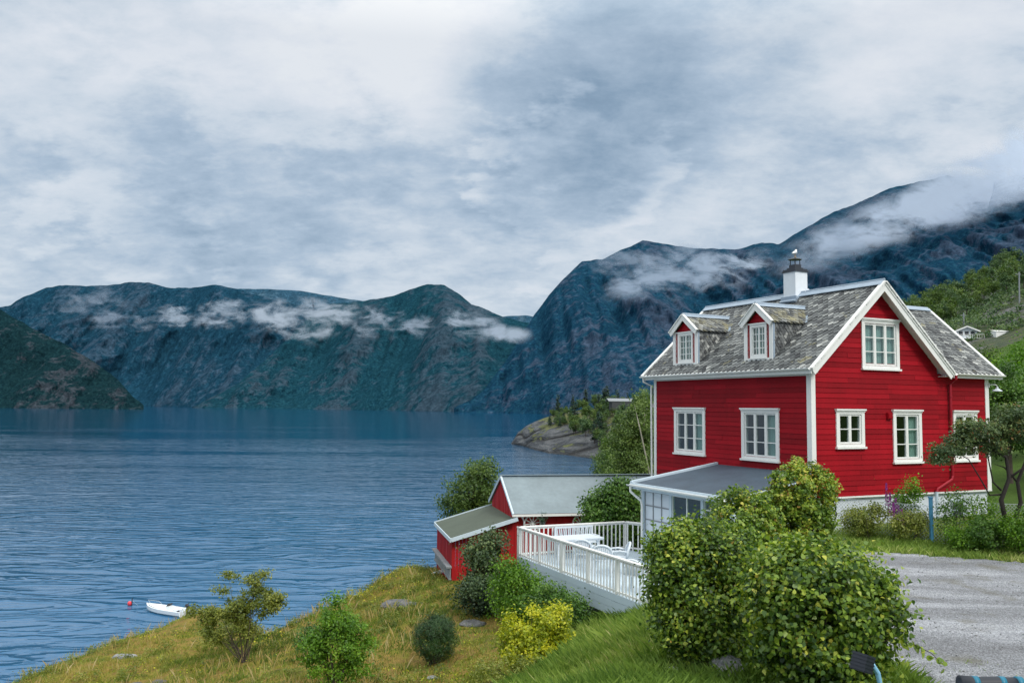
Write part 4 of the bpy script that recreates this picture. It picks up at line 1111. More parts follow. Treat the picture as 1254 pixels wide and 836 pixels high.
# hanging plant and the pale antler-like ornament
p = at_y(665, 637, 32.4)
hp_ = empty('hanging_plant', p, SA); tag(hp_, 'small hanging plant in a pot between the two wagon wheels', 'plant')
m = MB(); m.lathe([(.06, -.12), (.10, 0), (.11, .01)], (0, 0, -.05), 14); m.build('pot', M['woodgrey'], hp_)
foliage_obj('foliage', hp_, leafmat('pot_leaf', [(0, (.02, .05, .03)), (.6, (.10, .18, .12)), (1, (.5, .55, .5))]), [(0, -.05, .12, .17, .12, .2)], 260, 18, .05, .07, 77)
m = MB(); m.tube([(0, 0, .05), (0, .1, .40)], .006, 5); m.build('hanger', M['wire'], hp_)
p = at_y(641, 637, 32.35)
o_ = MB(); o_.tube([(0, 0, -.22), (.03, 0, -.05), (-.02, 0, .08), (.03, 0, .22)], [.02, .03, .022, .01], 8); o_.tube([(.02, 0, -.02), (-.06, 0, .10), (-.05, 0, .2)], [.02, .014, .008], 6)
an = o_.build('antler', M['plaster'], None, True, p); tag(an, 'pale antler hung on the shed wall at its left end', 'antler')

# white junk beside the lean-to
p = at_y(545, 699, 34.2)
for k, (dx_, dy_, rr, lab) in enumerate([(-.1, .2, .4, 'pale plank lying uppermost at the foot of the lean-to'), (.12, -.1, -.3, 'pale plank lying nearest the corner of the lean-to')]):
    m = MB(); m.box((-.45, -.07, 0), (.45, .07, .05)); m.box((-.40, -.05, .05), (.36, .05, .08))
    q = m.build('plank', M['plaster'], None, False, (p.x + dx_, p.y + dy_, Hs(p.x + dx_, p.y + dy_) + .05 + .06 * k)); q.rotation_euler = (0.05, -.1, rr); tag(q, lab, 'plank', 'planks at the foot of the lean-to')

# ------------------------------------------------------------------ deck furniture
dz = hw(0, 0, -2.23).z
def bench(px, y, rz):
    p = at_z(px, 670, dz); t = (y / p.y); q = Vector(((px - 627) / 1050 * y, y, dz))
    r = empty('garden_bench', q, rz); tag(r, 'white garden bench with a slatted fan back by the far railing', 'bench')
    wd_ = 1.35
    m = MB()
    for k in range(4): m.box((-wd_ / 2, -.45 + k * .11, .42), (wd_ / 2, -.36 + k * .11, .445))
    m.build('seat', M['plastic'], r)
    m = MB(); m.box((-wd_ / 2, -.02, .86), (wd_ / 2, .02, .92)); m.box((-wd_ / 2, -.018, .50), (wd_ / 2, .018, .55))
    for k in range(16):
        x = -wd_ / 2 + .06 + k * (wd_ - .12) / 15; m.beam((x * .92, 0, .55), (x, 0, .86), .035, .02, (0, 1, 0))
        
    m.build('backrest', M['plastic'], r)
    for sx in (-1, 1):
        for sy in (-.42, 0):
            m = MB(); m.box((sx * wd_ / 2 - .03, sy - .03, 0), (sx * wd_ / 2 + .03, sy + .03, .62 if sy < 0 else .90)); m.build('leg', M['plastic'], r)
        m = MB(); m.box((sx * wd_ / 2 - .04, -.47, .62), (sx * wd_ / 2 + .04, .03, .65)); m.build('armrest', M['plastic'], r)
bench(704, 28.25, .43)
# table
q = Vector(((704 - 627) / 1050 * 27.1, 27.1, dz)); t_ = empty('garden_table', q, .45); tag(t_, 'long white plastic garden table on the deck', 'table')
m = MB(); m.box((-.85, -.42, .70), (.85, .42, .735)); m.box((-.83, -.40, .66), (.83, .40, .699)); m.build('tabletop', M['plastic'], t_)
for sx in (-1, 1):
    for sy in (-1, 1):
        m = MB(); m.tube([(sx * .68, sy * .30, .66), (sx * .74, sy * .34, 0)], [.04, .03], 8); m.build('leg', M['plastic'], t_)
def chair(x, y, rz, label):
    r = empty('garden_chair', (x, y, dz), rz); tag(r, label, 'chair', 'white plastic chairs on the deck')
    m = MB(); m.box((-.24, -.24, .42), (.24, .22, .45)); m.box((-.22, -.26, .39), (.22, -.23, .44)); m.build('seat', M['plastic'], r)
    # curved slatted back with an arched rim
    n = 14
    m = MB()
    pts = []
    for k in range(n + 1):
        a_ = pi * k / n; x_ = -.27 * cos(a_); z_ = .62 + .24 * sin(a_) ** .8; y_ = .22 + .10 * sin(a_); pts.append((x_, y_, z_))
    m.tube([(-.25, .20, .44)] + pts + [(.25, .20, .44)], .034, 8)
    for k in range(1, 8):
        x_ = -.24 + .06 * k; zt = .62 + .23 * sqrt(max(0, 1 - (x_ / .27) ** 2)) ** .8; yb = .21; yt = .22 + .10 * sqrt(max(0, 1 - (x_ / .27) ** 2))
        m.beam((x_ * .9, yb, .45), (x_, yt, zt), .050, .012, (0, 1, 0))
    m.build('backrest', M['plastic'], r, True)
    for sx in (-1, 1):
        m = MB(); m.tube([(sx * .26, .24, .62), (sx * .29, .0, .66), (sx * .28, -.22, .64), (sx * .26, -.24, .42)], [.022, .026, .026, .02], 8); m.build('armrest', M['plastic'], r, True)
        for sy in (-.22, .2):
            m = MB(); m.tube([(sx * .22, sy, .42), (sx * .26, sy * 1.15, 0)], [.028, .02], 8); m.build('leg', M['plastic'], r)
    return r
chair(2.20, 26.0, 2.9, 'white plastic chair nearest the long table, its back to the camera')
chair(2.68, 25.0, 2.95, 'white plastic chair in the middle of the deck, its back to the camera')
chair(3.18, 25.3, -1.6, 'white plastic chair turned sideways at the right side of the deck')
chair(3.30, 22.7, 2.6, 'white plastic chair nearest the camera at the end of the railing')

# ------------------------------------------------------------------ boat and buoy
bow = at_z(180, 742, .35); stern = at_z(227, 749, .35)
d_ = (bow - stern); BL = 4.6; brz = atan2(d_.y, d_.x)
bo = empty('motor_boat', (stern.x, stern.y, 0), brz); tag(bo, 'small white open motor boat moored off the grassy shore', 'boat')
BL = max(4.2, min(5.4, d_.length))
st = [(0, .86, .0), (.15, .90, .0), (.35, .92, .01), (.55, .88, .02), (.72, .74, .05), (.85, .52, .10), (.94, .26, .16), (1.0, .03, .24)]
m = MB(); lowm = MB(); 
rings = []
for f, hwid, rk in st:
    x = f * BL
    rings.append([(x - 0, 0, -.22 + rk * 1.2), (x, hwid * .62, -.12 + rk), (x + .02, hwid * .92, .14 + rk * .7), (x + .05 * f, hwid, .48 + rk * .9)])
for a_, b_ in zip(rings, rings[1:]):
    for sg in (1, -1):
        f3 = lambda p: (p[0], p[1] * sg, p[2])
        for k in range(3): (lowm if k < 2 else m).face([f3(a_[k]), f3(b_[k]), f3(b_[k + 1]), f3(a_[k + 1])])
tr = rings[0]; m.face([(0, p[1], p[2]) for p in tr] + [(0, -p[1], p[2]) for p in tr[::-1]])
# gunwale and inner deck
for a_, b_ in zip(rings, rings[1:]):
    for sg in (1, -1):
        A, B = a_[3], b_[3]; m.face([(A[0], A[1] * sg, A[2]), (B[0], B[1] * sg, B[2]), (B[0], max(0, B[1] - .16) * sg, B[2] + .01), (A[0], max(0, A[1] - .16) * sg, A[2] + .01)])
        m.face([(A[0], max(0, A[1] - .16) * sg, A[2] + .01), (B[0], max(0, B[1] - .16) * sg, B[2] + .01), (B[0], max(0, B[1] - .2) * sg, B[2] - .28), (A[0], max(0, A[1] - .2) * sg, A[2] - .28)])
hull = m.build('hull', M['boatwhite'], bo); lowm.build('hull_bottom', M['boatblue'], hull)
m = MB(); m.face([(.05, -.7, .2), (.05, .7, .2), (BL * .6, .72, .24), (BL * .6, -.72, .24)]); m.build('cockpit_floor', M['plaster'], bo)
m = MB()
m.face([(BL * .56, -.70, .52), (BL * .56, .70, .52), (BL * .80, .50, .60), (BL * .97, 0, .70), (BL * .80, -.50, .60)]); m.face([(BL * .56, -.70, .52), (BL * .56, .70, .52), (BL * .56, .7, .22), (BL * .56, -.7, .22)]); m.build('foredeck', M['boatwhite'], bo)
m = MB(); m.box((BL * .32, -.18, .22), (BL * .40, .45, .74)); m.build('console', M['boatwhite'], bo)
m = MB(); m.face([(BL * .40, -.20, .74), (BL * .40, .47, .74), (BL * .37, .45, 1.0), (BL * .37, -.18, 1.0)]); m.build('windscreen', M['dark'], bo)
m = MB(); m.box((BL * .14, -.35, .22), (BL * .24, .35, .48)); m.build('bench_seat', M['plaster'], bo)
m = MB(); m.tube([(BL * .74, .62, .60), (BL * .80, .52, .86), (BL * .97, 0, .98), (BL * .80, -.52, .86), (BL * .74, -.62, .60)], .018, 6); m.build('bow_rail', M['wire'], bo)
m = MB(); m.tube([(-.05, 0, .95), (-.22, 0, .98), (-.36, 0, .90)], [.14, .17, .12], 10); m.box((-.30, -.08, -.25), (-.16, .08, .85)); m.tube([(-.05, 0, .6), (-.2, 0, .5)], .07, 8); m.build('outboard_motor', M['black'], bo)
m = MB(); m.tube([(.25, -.62, .5), (.30, -.62, .62)], [.10, .13], 8); m.tube([(.25, .62, .45), (.30, .62, .60)], [.12, .12], 8); m.build('fender', M['dark'], bo)

p = at_z(160, 741, 0)
by = empty('buoy', (p.x, p.y, 0), 0); tag(by, 'red mooring buoy with a dark pole floating left of the boat', 'buoy')
m = MB(); m.lathe([(.02, -.1), (.16, -.02), (.22, .14), (.18, .3), (.05, .38)], (-.1, 0, .05), 14); m.build('float', M['buoyred'], by, True)
m = MB(); m.tube([(.12, 0, -.2), (.12, 0, .75)], .05, 8); m.build('pole', M['dark'], by)
m = MB(); m.tube([(.12, 0, .5), (.65, .1, .02)], .012, 5); m.build('mooring_line', M['wire'], by)

# ------------------------------------------------------------------ garden fence
def fence_post(x, y, z, h, label):
    m = MB(); m.box((-.035, -.035, -.05), (.035, .035, h)); m.box((-.045, -.045, h), (.045, .045, h + .03))
    o = m.build('fence_post', M['bluepost'], None, False, (x, y, z)); tag(o, label, 'post'); return o
f0 = at_z(1141, 664, Hs(10.5, 21.65)); fence_post(f0.x, f0.y, f0.z - .02, 1.10, 'blue wooden fence post in front of the white foundation wall')
fl = at_z(1020, 655, Hs(8.5, 22.3)); 
def chainlink(P, Q, label, h=1.0):
    P = Vector(P); Q = Vector(Q); d = Q - P; n = d.length; rz = atan2(d.y, d.x)
    r = empty('wire_fence', P, rz); tag(r, label, 'fence', 'wire mesh fence of the garden')
    m = MB(); s = .085; r0 = .0035; k = -h
    def wire(a, b):
        d2 = (Vector(b) - Vector(a)); nrm = Vector((-d2.z, 0, d2.x)).normalized() * r0
        m.face([Vector(a) - nrm, Vector(b) - nrm, Vector(b) + nrm, Vector(a) + nrm])
    while k < n:
        for sg in (1, -1):
            x0, x1 = (k, k + h) if sg == 1 else (k + h, k)
            a = Vector((x0, 0, 0)); b = Vector((x1, 0, h)); 
            # clip
            t0, t1 = 0.0, 1.0; dx_ = x1 - x0
            for lim, sgn in ((0, 1), (n, -1)):
                if dx_ * sgn > 0: 
                    tt = (lim - x0) / dx_; t0 = max(t0, tt)
                else:
                    tt = (lim - x0) / dx_; t1 = min(t1, tt)
            if t1 > t0: wire(a.lerp(b, t0), a.lerp(b, t1))
        k += s
    m.build('mesh', M['wire'], r)
    m = MB(); 
    for z in (0.0, h * .5, h): m.tube([(0, 0, z), (n, 0, z)], .005, 4)
    m.build('tension_wire', M['wire'], r)
    return r
chainlink((fl.x, fl.y + .1, Hs(fl.x, fl.y)), (f0.x, f0.y, f0.z), 'wire mesh fence left of the blue post, before the white foundation')
chainlink((f0.x, f0.y, f0.z), (15.6, 19.9, Hs(15.6, 19.9)), 'wire mesh fence right of the blue post among the garden plants')

# ------------------------------------------------------------------ things at the lower edge
p = at_y(1056, 812, 4.6); gzz = Hs(p.x, p.y)
sl_ = empty('garden_spotlight', (p.x, p.y, gzz), .5); tag(sl_, 'black ribbed lamp head on a light blue metal bracket at the bottom edge', 'spotlight')
hz_ = p.z - gzz
m = MB(); R_ = Matrix.Rotation(.35, 3, 'Y') 
def rt(mb, a, b, c=(0, 0, 0), t=.5):
    x0, y0, z0 = a; x1, y1, z1 = b
    P8 = [R_ @ Vector(q) + Vector(c) for q in ((x0, y0, z0), (x1, y0, z0), (x1, y1, z0), (x0, y1, z0), (x0, y0, z1), (x1, y0, z1), (x1, y1, z1), (x0, y1, z1))]
    for q in ((0, 3, 2, 1), (4, 5, 6, 7), (0, 1, 5, 4), (1, 2, 6, 5), (2, 3, 7, 6), (3, 0, 4, 7)): mb.face([P8[i] for i in q], t)
rt(m, (-.032, -.045, -.040), (.032, .045, .050), (0, 0, hz_))
for k in range(5): rt(m, (-.035, -.048, -.034 + k * .018), (.035, .048, -.026 + k * .018), (0, 0, hz_))
hd = m.build('lamp_head', M['black'], sl_); bv = hd.modifiers.new('bevel', 'BEVEL'); bv.width = .009; bv.segments = 3
m = MB(); m.tube([(.035, 0, hz_ - .005), (.075, -.005, hz_ - .02), (.105, -.01, hz_ - .06), (.125, -.012, hz_ - .14), (.13, -.012, 0)], [.013, .015, .014, .013, .013], 10); m.build('bracket', M['palearm'], sl_)
p = at_y(1211, 830.5, 4.4); gzz = Hs(p.x, p.y)
tb = empty('padded_tube', (p.x, p.y, p.z - .02), .02); tag(tb, 'black padded tube with turquoise bands lying at the bottom right edge', 'tube')
m = MB(); m.tube([(-.155, 0, .003), (-.15, 0, .0), (-.05, 0, -.004), (.05, 0, -.003), (.155, 0, -.008), (.16, 0, -.008)], [.02, .036, .033, .034, .032, .02], 16); m.build('pad', M['black'], tb, True)
for x, r_ in ((-.072, .0352), (.062, .0345), (.15, .034)):
    m = MB(); m.tube([(x - .014, 0, -.002), (x + .014, 0, -.003)], r_, 16); m.build('band', M['cyan'], tb, True)
m = MB(); m.tube([(-.30, 0, -.02), (.30, 0, -.02)], .012, 10); m.build('bar', M['palearm'], tb, True)
for x in (-.29, .29):
    m = MB(); m.tube([(x, 0, -.02), (x, 0, gzz - (p.z - .02))], .012, 8); m.build('leg', M['palearm'], tb)

# boulders
def mat_rock(name, a=(.16, .17, .19), b_=(.42, .42, .42)):
    m, nt, b = newmat(name); p = geo_pos(nt); n = nt.noise(p, 4, 6, .7); n2 = nt.noise(p, 22, 5, .7)
    c = nt.ramp(n, [(.3, a), (.55, tuple((x + y) / 2 for x, y in zip(a, b_))), (.75, b_)]); c = nt.mix(1.0, c, nt.ramp(n2, [(.3, .6), (.7, 1.3)]), 'MULTIPLY')
    nt.link(c, b.inputs['Base Color']); b.inputs['Roughness'].default_value = .9; nt.link(nt.bump(nt.math('ADD', n, n2), .8, .04), b.inputs['Normal']); return m
M['rock'] = mat_rock('granite'); M['rock_dark'] = mat_rock('dark_granite', (.05, .055, .06), (.22, .22, .22))
def boulder(x, y, z, r, label, seed, sq=(1, 1, .7), mat='rock'):
    bm = bmesh.new(); bmesh.ops.create_icosphere(bm, subdivisions=4, radius=1)
    for v in bm.verts:
        n = mnoise.fractal(v.co * .9 + Vector((seed, 0, 0)), 1, 2, 4); c = mnoise.cell(v.co * 1.4 + Vector((seed * 2, 0, 0)))
        v.co *= (1 + .28 * n + .05 * c); v.co = Vector((v.co.x * sq[0] * r, v.co.y * sq[1] * r, v.co.z * sq[2] * r))
    me = bpy.data.meshes.new('boulder'); bm.to_mesh(me); bm.free(); me.materials.append(M[mat])
    o = bpy.data.objects.new('boulder', me); COL.objects.link(o); o.location = (x, y, z); tag(o, label, 'boulder'); return o
p = at_z(894, 822, 16.75); boulder(p.x, p.y + .1, Hs(p.x, p.y) + .08, .22, 'pale grey boulder between the feet of the two big hedges', 3, (1, .8, .9))
p = at_z(822, 826, 16.6); boulder(p.x, p.y, Hs(p.x, p.y) + .02, .14, 'small grey stone at the foot of the left big hedge', 5)
for i, (px, py, y, r, lab) in enumerate([(492, 726, 30.5, .5, 'grey rock outcrop in the dry grass before the shed'), (504, 738, 29.5, .34, 'low grey rock in front of the outcrop before the shed'), (152, 798, 31.5, .30, 'pale flat rock on the meadow above the shoreline'), (196, 820, 28.0, .16, 'tiny pale stone in the meadow near the bottom edge'), (168, 819, 28.0, .12, 'tiny pale stone left of a similar stone near the bottom edge'), (530, 834, 20.5, .11, 'white stone at the foot of the dark round bush'), (578, 776, 25.5, .3, 'mossy rock between the dark bush and the yellow bush')]):
    p = at_y(px, py, y); z = Hs(p.x, p.y)
    boulder(p.x, p.y, z + r * .02, r, lab, 10 + i, (1.3, 1, .36), 'rock' if i in (2, 5) else 'rock_dark')
# ------------------------------------------------------------------ leaves
LM = {
 'hedge': leafmat('hedge_leaf', [(0, (.025, .055, .020)), (.3, (.06, .125, .022)), (.55, (.16, .26, .03)), (.78, (.31, .40, .05)), (.95, (.52, .52, .08)), (1, (.42, .26, .07))], .32, .35),
 'bright': leafmat('bright_leaf', [(0, (.04, .11, .012)), (.5, (.13, .27, .018)), (.85, (.26, .42, .03)), (1, (.42, .48, .05))], .35),
 'yellow': leafmat('yellow_leaf', [(0, (.09, .14, .012)), (.35, (.30, .36, .02)), (.7, (.58, .56, .03)), (1, (.75, .66, .05))], .35),
 'dark': leafmat('dark_leaf', [(0, (.010, .03, .010)), (.6, (.03, .08, .02)), (1, (.08, .15, .03))], .2),
 'rowan': leafmat('dull_leaf', [(0, (.022, .05, .026)), (.5, (.08, .13, .05)), (.85, (.18, .23, .08)), (.93, (.34, .10, .05)), (1, (.42, .06, .04))], .25),
 'mid': leafmat('mid_leaf', [(0, (.022, .065, .012)), (.5, (.07, .16, .024)), (1, (.18, .30, .04))], .3),
 'olive': leafmat('olive_leaf', [(0, (.045, .075, .015)), (.5, (.15, .19, .03)), (1, (.32, .34, .07))], .3),
 'tree': leafmat('tree_leaf', [(0, (.028, .065, .016)), (.5, (.085, .15, .03)), (1, (.20, .28, .06))], .3),
 'birch': leafmat('birch_leaf', [(0, (.04, .08, .02)), (.5, (.11, .18, .04)), (1, (.23, .30, .08))], .3),
 'sun': leafmat('fresh_leaf', [(0, (.035, .10, .01)), (.5, (.12, .26, .02)), (1, (.28, .42, .04))], .35),
 'far': leafmat('far_leaf', [(0, (.022, .06, .03)), (.5, (.06, .125, .038)), (1, (.14, .21, .055))], .2),
 'pine': leafmat('pine_needle', [(0, (.006, .022, .016)), (.6, (.018, .05, .028)), (1, (.04, .085, .035))], .1),
}
def shrub(name, label, cat, x, y, ells, leaf, n, clumps, sigma, size, seed, tmpl=LEAF_Q, z=None, r0=.04, nl=9, bark='bark', group=None, stems=None, **k):
    z = Hs(x, y) if z is None else z
    r = empty(name, (x, y, z)); tag(r, label, cat, group)
    o, CC = foliage_obj('foliage' if cat != 'tree' else 'crown', r, LM[leaf], ells, n, clumps, sigma, size, seed, tmpl, **k)
    rng = np.random.default_rng(seed + 99); m = MB()
    tg = CC[rng.permutation(len(CC))[:nl]]
    if cat == 'tree':
        top = stems or (0, 0, max(.6, min(e[2] for e in ells)))
        m.tube([(0, 0, -.2), (top[0] * .4, top[1] * .4, top[2] * .5), top], [r0 * 1.2, r0, r0 * .8], 8)
        limbs(m, top, [t for t in tg], r0 * .6, rng)
    else:
        for q in range(max(3, nl // 3)):
            b_ = Vector((rng.normal() * .10, rng.normal() * .10, -.1)); limbs(m, b_, tg[q::max(3, nl // 3)], r0, rng)
    m.build('trunk' if cat == 'tree' else 'stem', M[bark], r)
    return r

# the two big hedges and the rounded shrubs behind them
shrub('hedge', 'large leafy hedge bush on the left, nearest the green bank', 'hedge', 2.65, 11.7,
      [(-.05, 0, 1.0, .72, .7, .95), (0, .05, 1.42, .68, .62, .48), (-.36, -.05, 1.0, .42, .45, .80), (.36, .2, 1.25, .42, .45, .62), (-.30, .1, 1.50, .42, .45, .38), (-.5, 0, 1.25, .3, .4, .45), (.0, -.1, .45, .66, .6, .4)], 'hedge', 29000, 560, .10, .055, 1, LEAF_H, nl=44, r0=.022, inner=.66, up=.55, rnd=.62, tvar=.52, bias=-.06)
shrub('hedge', 'large leafy hedge bush on the right, next to the gravel drive', 'hedge', 3.63, 10.15,
      [(0, 0, 1.05, .82, .75, .80), (.0, .05, 1.36, .74, .66, .42), (.42, 0, 1.05, .44, .5, .58), (-.38, .05, 1.05, .48, .55, .70), (.0, 0, .5, .70, .6, .42)], 'hedge', 30000, 580, .105, .062, 2, LEAF_H, nl=48, r0=.022, inner=.66, up=.5, rnd=.62, tvar=.52, bias=-.06)
shrub('shrub', 'rounded clipped shrub against the white corner of the red house', 'shrub', 5.12, 15.2,
      [(0, 0, 1.80, .58, .56, .58), (.0, 0, 1.3, .5, .5, .6)], 'hedge', 17000, 420, .055, .055, 3, LEAF_H, nl=18, r0=.02, inner=.7, up=.55, rnd=.6, tvar=.42, bias=.14)
shrub('shrub', 'lighter shrub between the veranda roof and the rounded shrub', 'shrub', 3.72, 14.0,
      [(0, 0, 1.52, .58, .52, .55), (-.2, 0, 1.1, .5, .45, .5)], 'hedge', 15000, 380, .06, .055, 4, LEAF_H, nl=18, r0=.02, inner=.7, up=.55, rnd=.6, tvar=.5, bias=.03)
# loose shoot hanging over the drive
m = MB(); p0 = Vector((4.45, 10.1, Hs(4.4, 10.1) + .75)); pts = [p0, p0 + Vector((.2, -.05, -.05)), p0 + Vector((.38, -.08, -.14)), p0 + Vector((.52, -.08, -.28))]
hr = bpy.data.objects.get('hedge.001') or bpy.data.objects['hedge']
hb = hr.location
m.tube([p - hb for p in pts], [.008, .006, .004, .002], 5); m.build('shoot', M['bark'], hr)
rng = np.random.default_rng(5); PP = np.array([tuple(pts[0].lerp(pts[1], t) if t < 1 else pts[1].lerp(pts[2], t - 1) if t < 2 else pts[2].lerp(pts[3], t - 2)) for t in np.linspace(.2, 3, 26)]) - np.array(hb) + rng.normal(size=(26, 3)) * .03
V_, F_ = leaves(PP, rng.normal(size=(26, 3)) * .5 + np.array([0, -.4, .6]), .085, LEAF_H, rng); np_mesh('shoot_leaves', V_, F_, LM['hedge'], rng.uniform(.35, .9, 26), parent=hr)

# dark bush between veranda and deck
shrub('bush', 'dark green glossy bush between the deck railing and the veranda', 'bush', 3.68, 30.8,
      [(0, 0, 2.0, 1.05, .9, 1.25), (.35, 0, 1.5, .9, .8, 1.2), (-.45, 0, 2.3, .62, .6, .6), (.2, 0, 2.85, .62, .6, .5)], 'mid', 19000, 340, .16, .12, 6, nl=20, r0=.04, inner=.7)
shrub('bush', 'low green bush under the veranda corner beside the deck end', 'bush', 4.9, 26.9, [(0, 0, .9, .5, .5, .6), (-.3, 0, .5, .35, .35, .4)], 'bright', 2400, 60, .1, .09, 7, z=14.9, nl=6, r0=.02)

# shrubs on the meadow slope
shrub('rowan_bush', 'dull green shrub with reddish leaves before the lean-to', 'bush', -.80, 27.4,
      [(.05, 0, 1.75, .62, .7, .55), (-.1, 0, 1.2, .5, .6, .5), (.3, 0, 2.1, .38, .4, .34), (-.38, 0, 1.85, .30, .4, .22), (.2, 0, .8, .5, .6, .5)], 'rowan', 7500, 150, .15, .10, 8, nl=22, r0=.035, inner=.45)
shrub('bush', 'dark blue-green shrub below the reddish one', 'bush', -1.0, 26.3, [(0, 0, .55, .6, .6, .55), (.5, 0, .5, .5, .6, .5)], 'rowan', 5000, 90, .14, .09, 9, nl=10, r0=.03, bias=-.25)
shrub('bush', 'tall mid green shrub under the left end of the deck railing', 'bush', .35, 24.6,
      [(-.1, 0, .95, .75, .8, .85), (-.4, 0, 1.3, .45, .5, .5), (.4, 0, .7, .6, .6, .6), (-.3, 0, 1.6, .3, .4, .3)], 'bright', 11000, 170, .14, .08, 10, nl=16, r0=.03, inner=.5, bias=-.12)
shrub('bush', 'broad green shrub under the middle of the deck', 'bush', 1.35, 22.8, [(0, 0, .6, .75, .7, .6), (.45, -.1, .4, .45, .5, .4), (-.5, 0, .7, .5, .5, .6)], 'mid', 7500, 120, .13, .08, 11, nl=12, r0=.03, inner=.5)
shrub('bush', 'bright yellow leaved bush below the deck', 'bush', .55, 19.6,
      [(0, 0, .85, .62, .6, .62), (-.35, 0, .6, .45, .5, .5), (.45, .1, 1.0, .45, .4, .45), (.1, -.1, .45, .7, .6, .45)], 'yellow', 12000, 170, .10, .075, 12, nl=14, r0=.02, inner=.6)
shrub('bush', 'yellow-green straggling bush at the foot of the yellow one', 'bush', .1, 17.6, [(0, 0, .35, .55, .5, .35), (-.5, 0, .25, .4, .4, .3), (.4, 0, .3, .4, .4, .3)], 'olive', 3200, 70, .10, .055, 13, nl=8, r0=.015, bias=.2)
shrub('bush', 'dark round conifer bush alone on the meadow', 'bush', -1.85, 22.1, [(0, 0, .62, .56, .6, .55), (.08, 0, .82, .45, .45, .32)], 'dark', 15000, 330, .07, .085, 14, NEEDLE, nl=12, r0=.03, inner=.75, up=.2, rnd=.4)
shrub('bush', 'fresh green upright bush in the middle of the meadow', 'bush', -3.95, 20.2,
      [(0, 0, 1.05, .62, .6, 1.0), (-.1, 0, 1.75, .34, .34, .55), (.45, 0, 1.0, .42, .4, .7), (-.5, 0, .9, .40, .4, .65), (.28, 0, 1.55, .25, .25, .45), (-.36, 0, 1.4, .22, .22, .42)], 'sun', 13000, 210, .085, .066, 15, nl=22, r0=.022, inner=.4, up=.6)
shrub('bush', 'sparse tall green shrub with bare stems above the shore', 'bush', -8.2, 27.2,
      [(.35, 0, 1.9, .62, .5, .5), (-.15, 0, 1.55, .5, .5, .42), (.95, 0, 1.75, .35, .3, .32), (.3, 0, 2.45, .3, .3, .22), (-.6, 0, 1.45, .35, .3, .2), (-.4, 0, 2.6, .3, .2, .10), (.55, 0, 2.75, .14, .14, .16), (-.75, 0, 2.2, .22, .2, .08), (-1.2, .2, 1.35, .4, .3, .3), (-1.0, .1, .8, .4, .3, .35), (0, 0, .9, .3, .3, .3), (-1.6, .3, 1.5, .25, .2, .15)], 'olive', 12500, 130, .10, .078, 16, nl=26, r0=.012, inner=.3, bias=.16)
shrub('bush', 'low dark green bush behind the fresh green bush', 'bush', -5.6, 25.0, [(0, 0, .45, .55, .5, .42), (.5, .1, .4, .45, .4, .35)], 'mid', 3600, 70, .10, .07, 17, nl=6, r0=.02)
shrub('bush', 'small loose green shrub at the left end of the meadow brow', 'bush', -9.7, 31.0, [(0, 0, .75, .7, .5, .45), (-.8, 0, .5, .5, .4, .3), (.6, 0, .45, .5, .4, .35)], 'olive', 2800, 50, .14, .08, 18, nl=8, r0=.02, inner=.2)
shrub('tree', 'leafy tree by the water behind the green lean-to roof', 'tree', -1.75, 43.5,
      [(0, 0, 5.3, 1.5, 1.2, 1.1), (.3, 0, 6.4, .95, .8, .7), (-.9, 0, 4.6, .9, .8, .8), (.5, 0, 4.6, .9, .9, .9)], 'tree', 12000, 210, .22, .14, 19, nl=16, r0=.12, inner=.5, z=10.4)
# bank edge tufts and garden plants before the house
def gp(px, base_y, top_px, label, leaf, n, rx, seed, cat='bush', name='bush', size=.06, bias=0.0, hgt=None):
    x = (px - 627) / 1050 * base_y; z = Hs(x, base_y); h = hgt or .9
    return shrub(name, label, cat, x, base_y, [(0, 0, h * .55, rx, .4, h * .5), (rx * .4, 0, h * .8, rx * .5, .3, h * .25), (-rx * .4, 0, h * .5, rx * .6, .3, h * .4)], leaf, n, 70, .08, size, seed, nl=10, r0=.012, inner=.3, bias=bias)
gp(1058, 22.0, 0, 'yellow-green spiky bush left of the purple flowers', 'olive', 3600, .55, 31, bias=.15, hgt=.85)
gp(1110, 22.6, 0, 'tall green plant behind the purple flowers', 'bright', 3000, .42, 32, hgt=1.45)
gp(1112, 21.6, 0, 'yellowish bush left of the blue fence post', 'olive', 3400, .55, 33, bias=.2, hgt=.75)
gp(1164, 21.0, 0, 'tall leafy plant right of the blue fence post', 'mid', 1500, .38, 34, hgt=1.35, bias=.05)
gp(1198, 20.9, 0, 'branching green plant before the right part of the foundation', 'bright', 1500, .42, 35, hgt=1.25)
gp(1212, 20.0, 0, 'low dense green shrub under the gnarled tree', 'mid', 4200, .6, 36, hgt=.8)
gp(1246, 19.7, 0, 'green shrub with small white flowers at the right edge', 'bright', 4200, .5, 37, hgt=1.0, bias=-.1)
gp(1180, 20.4, 0, 'low grassy green bush between the tall plants', 'bright', 2800, .5, 38, hgt=.6, bias=-.05)
gp(1045, 23.2, 0, 'small green bush close to the white foundation on the left', 'olive', 1800, .35, 39, hgt=.7)
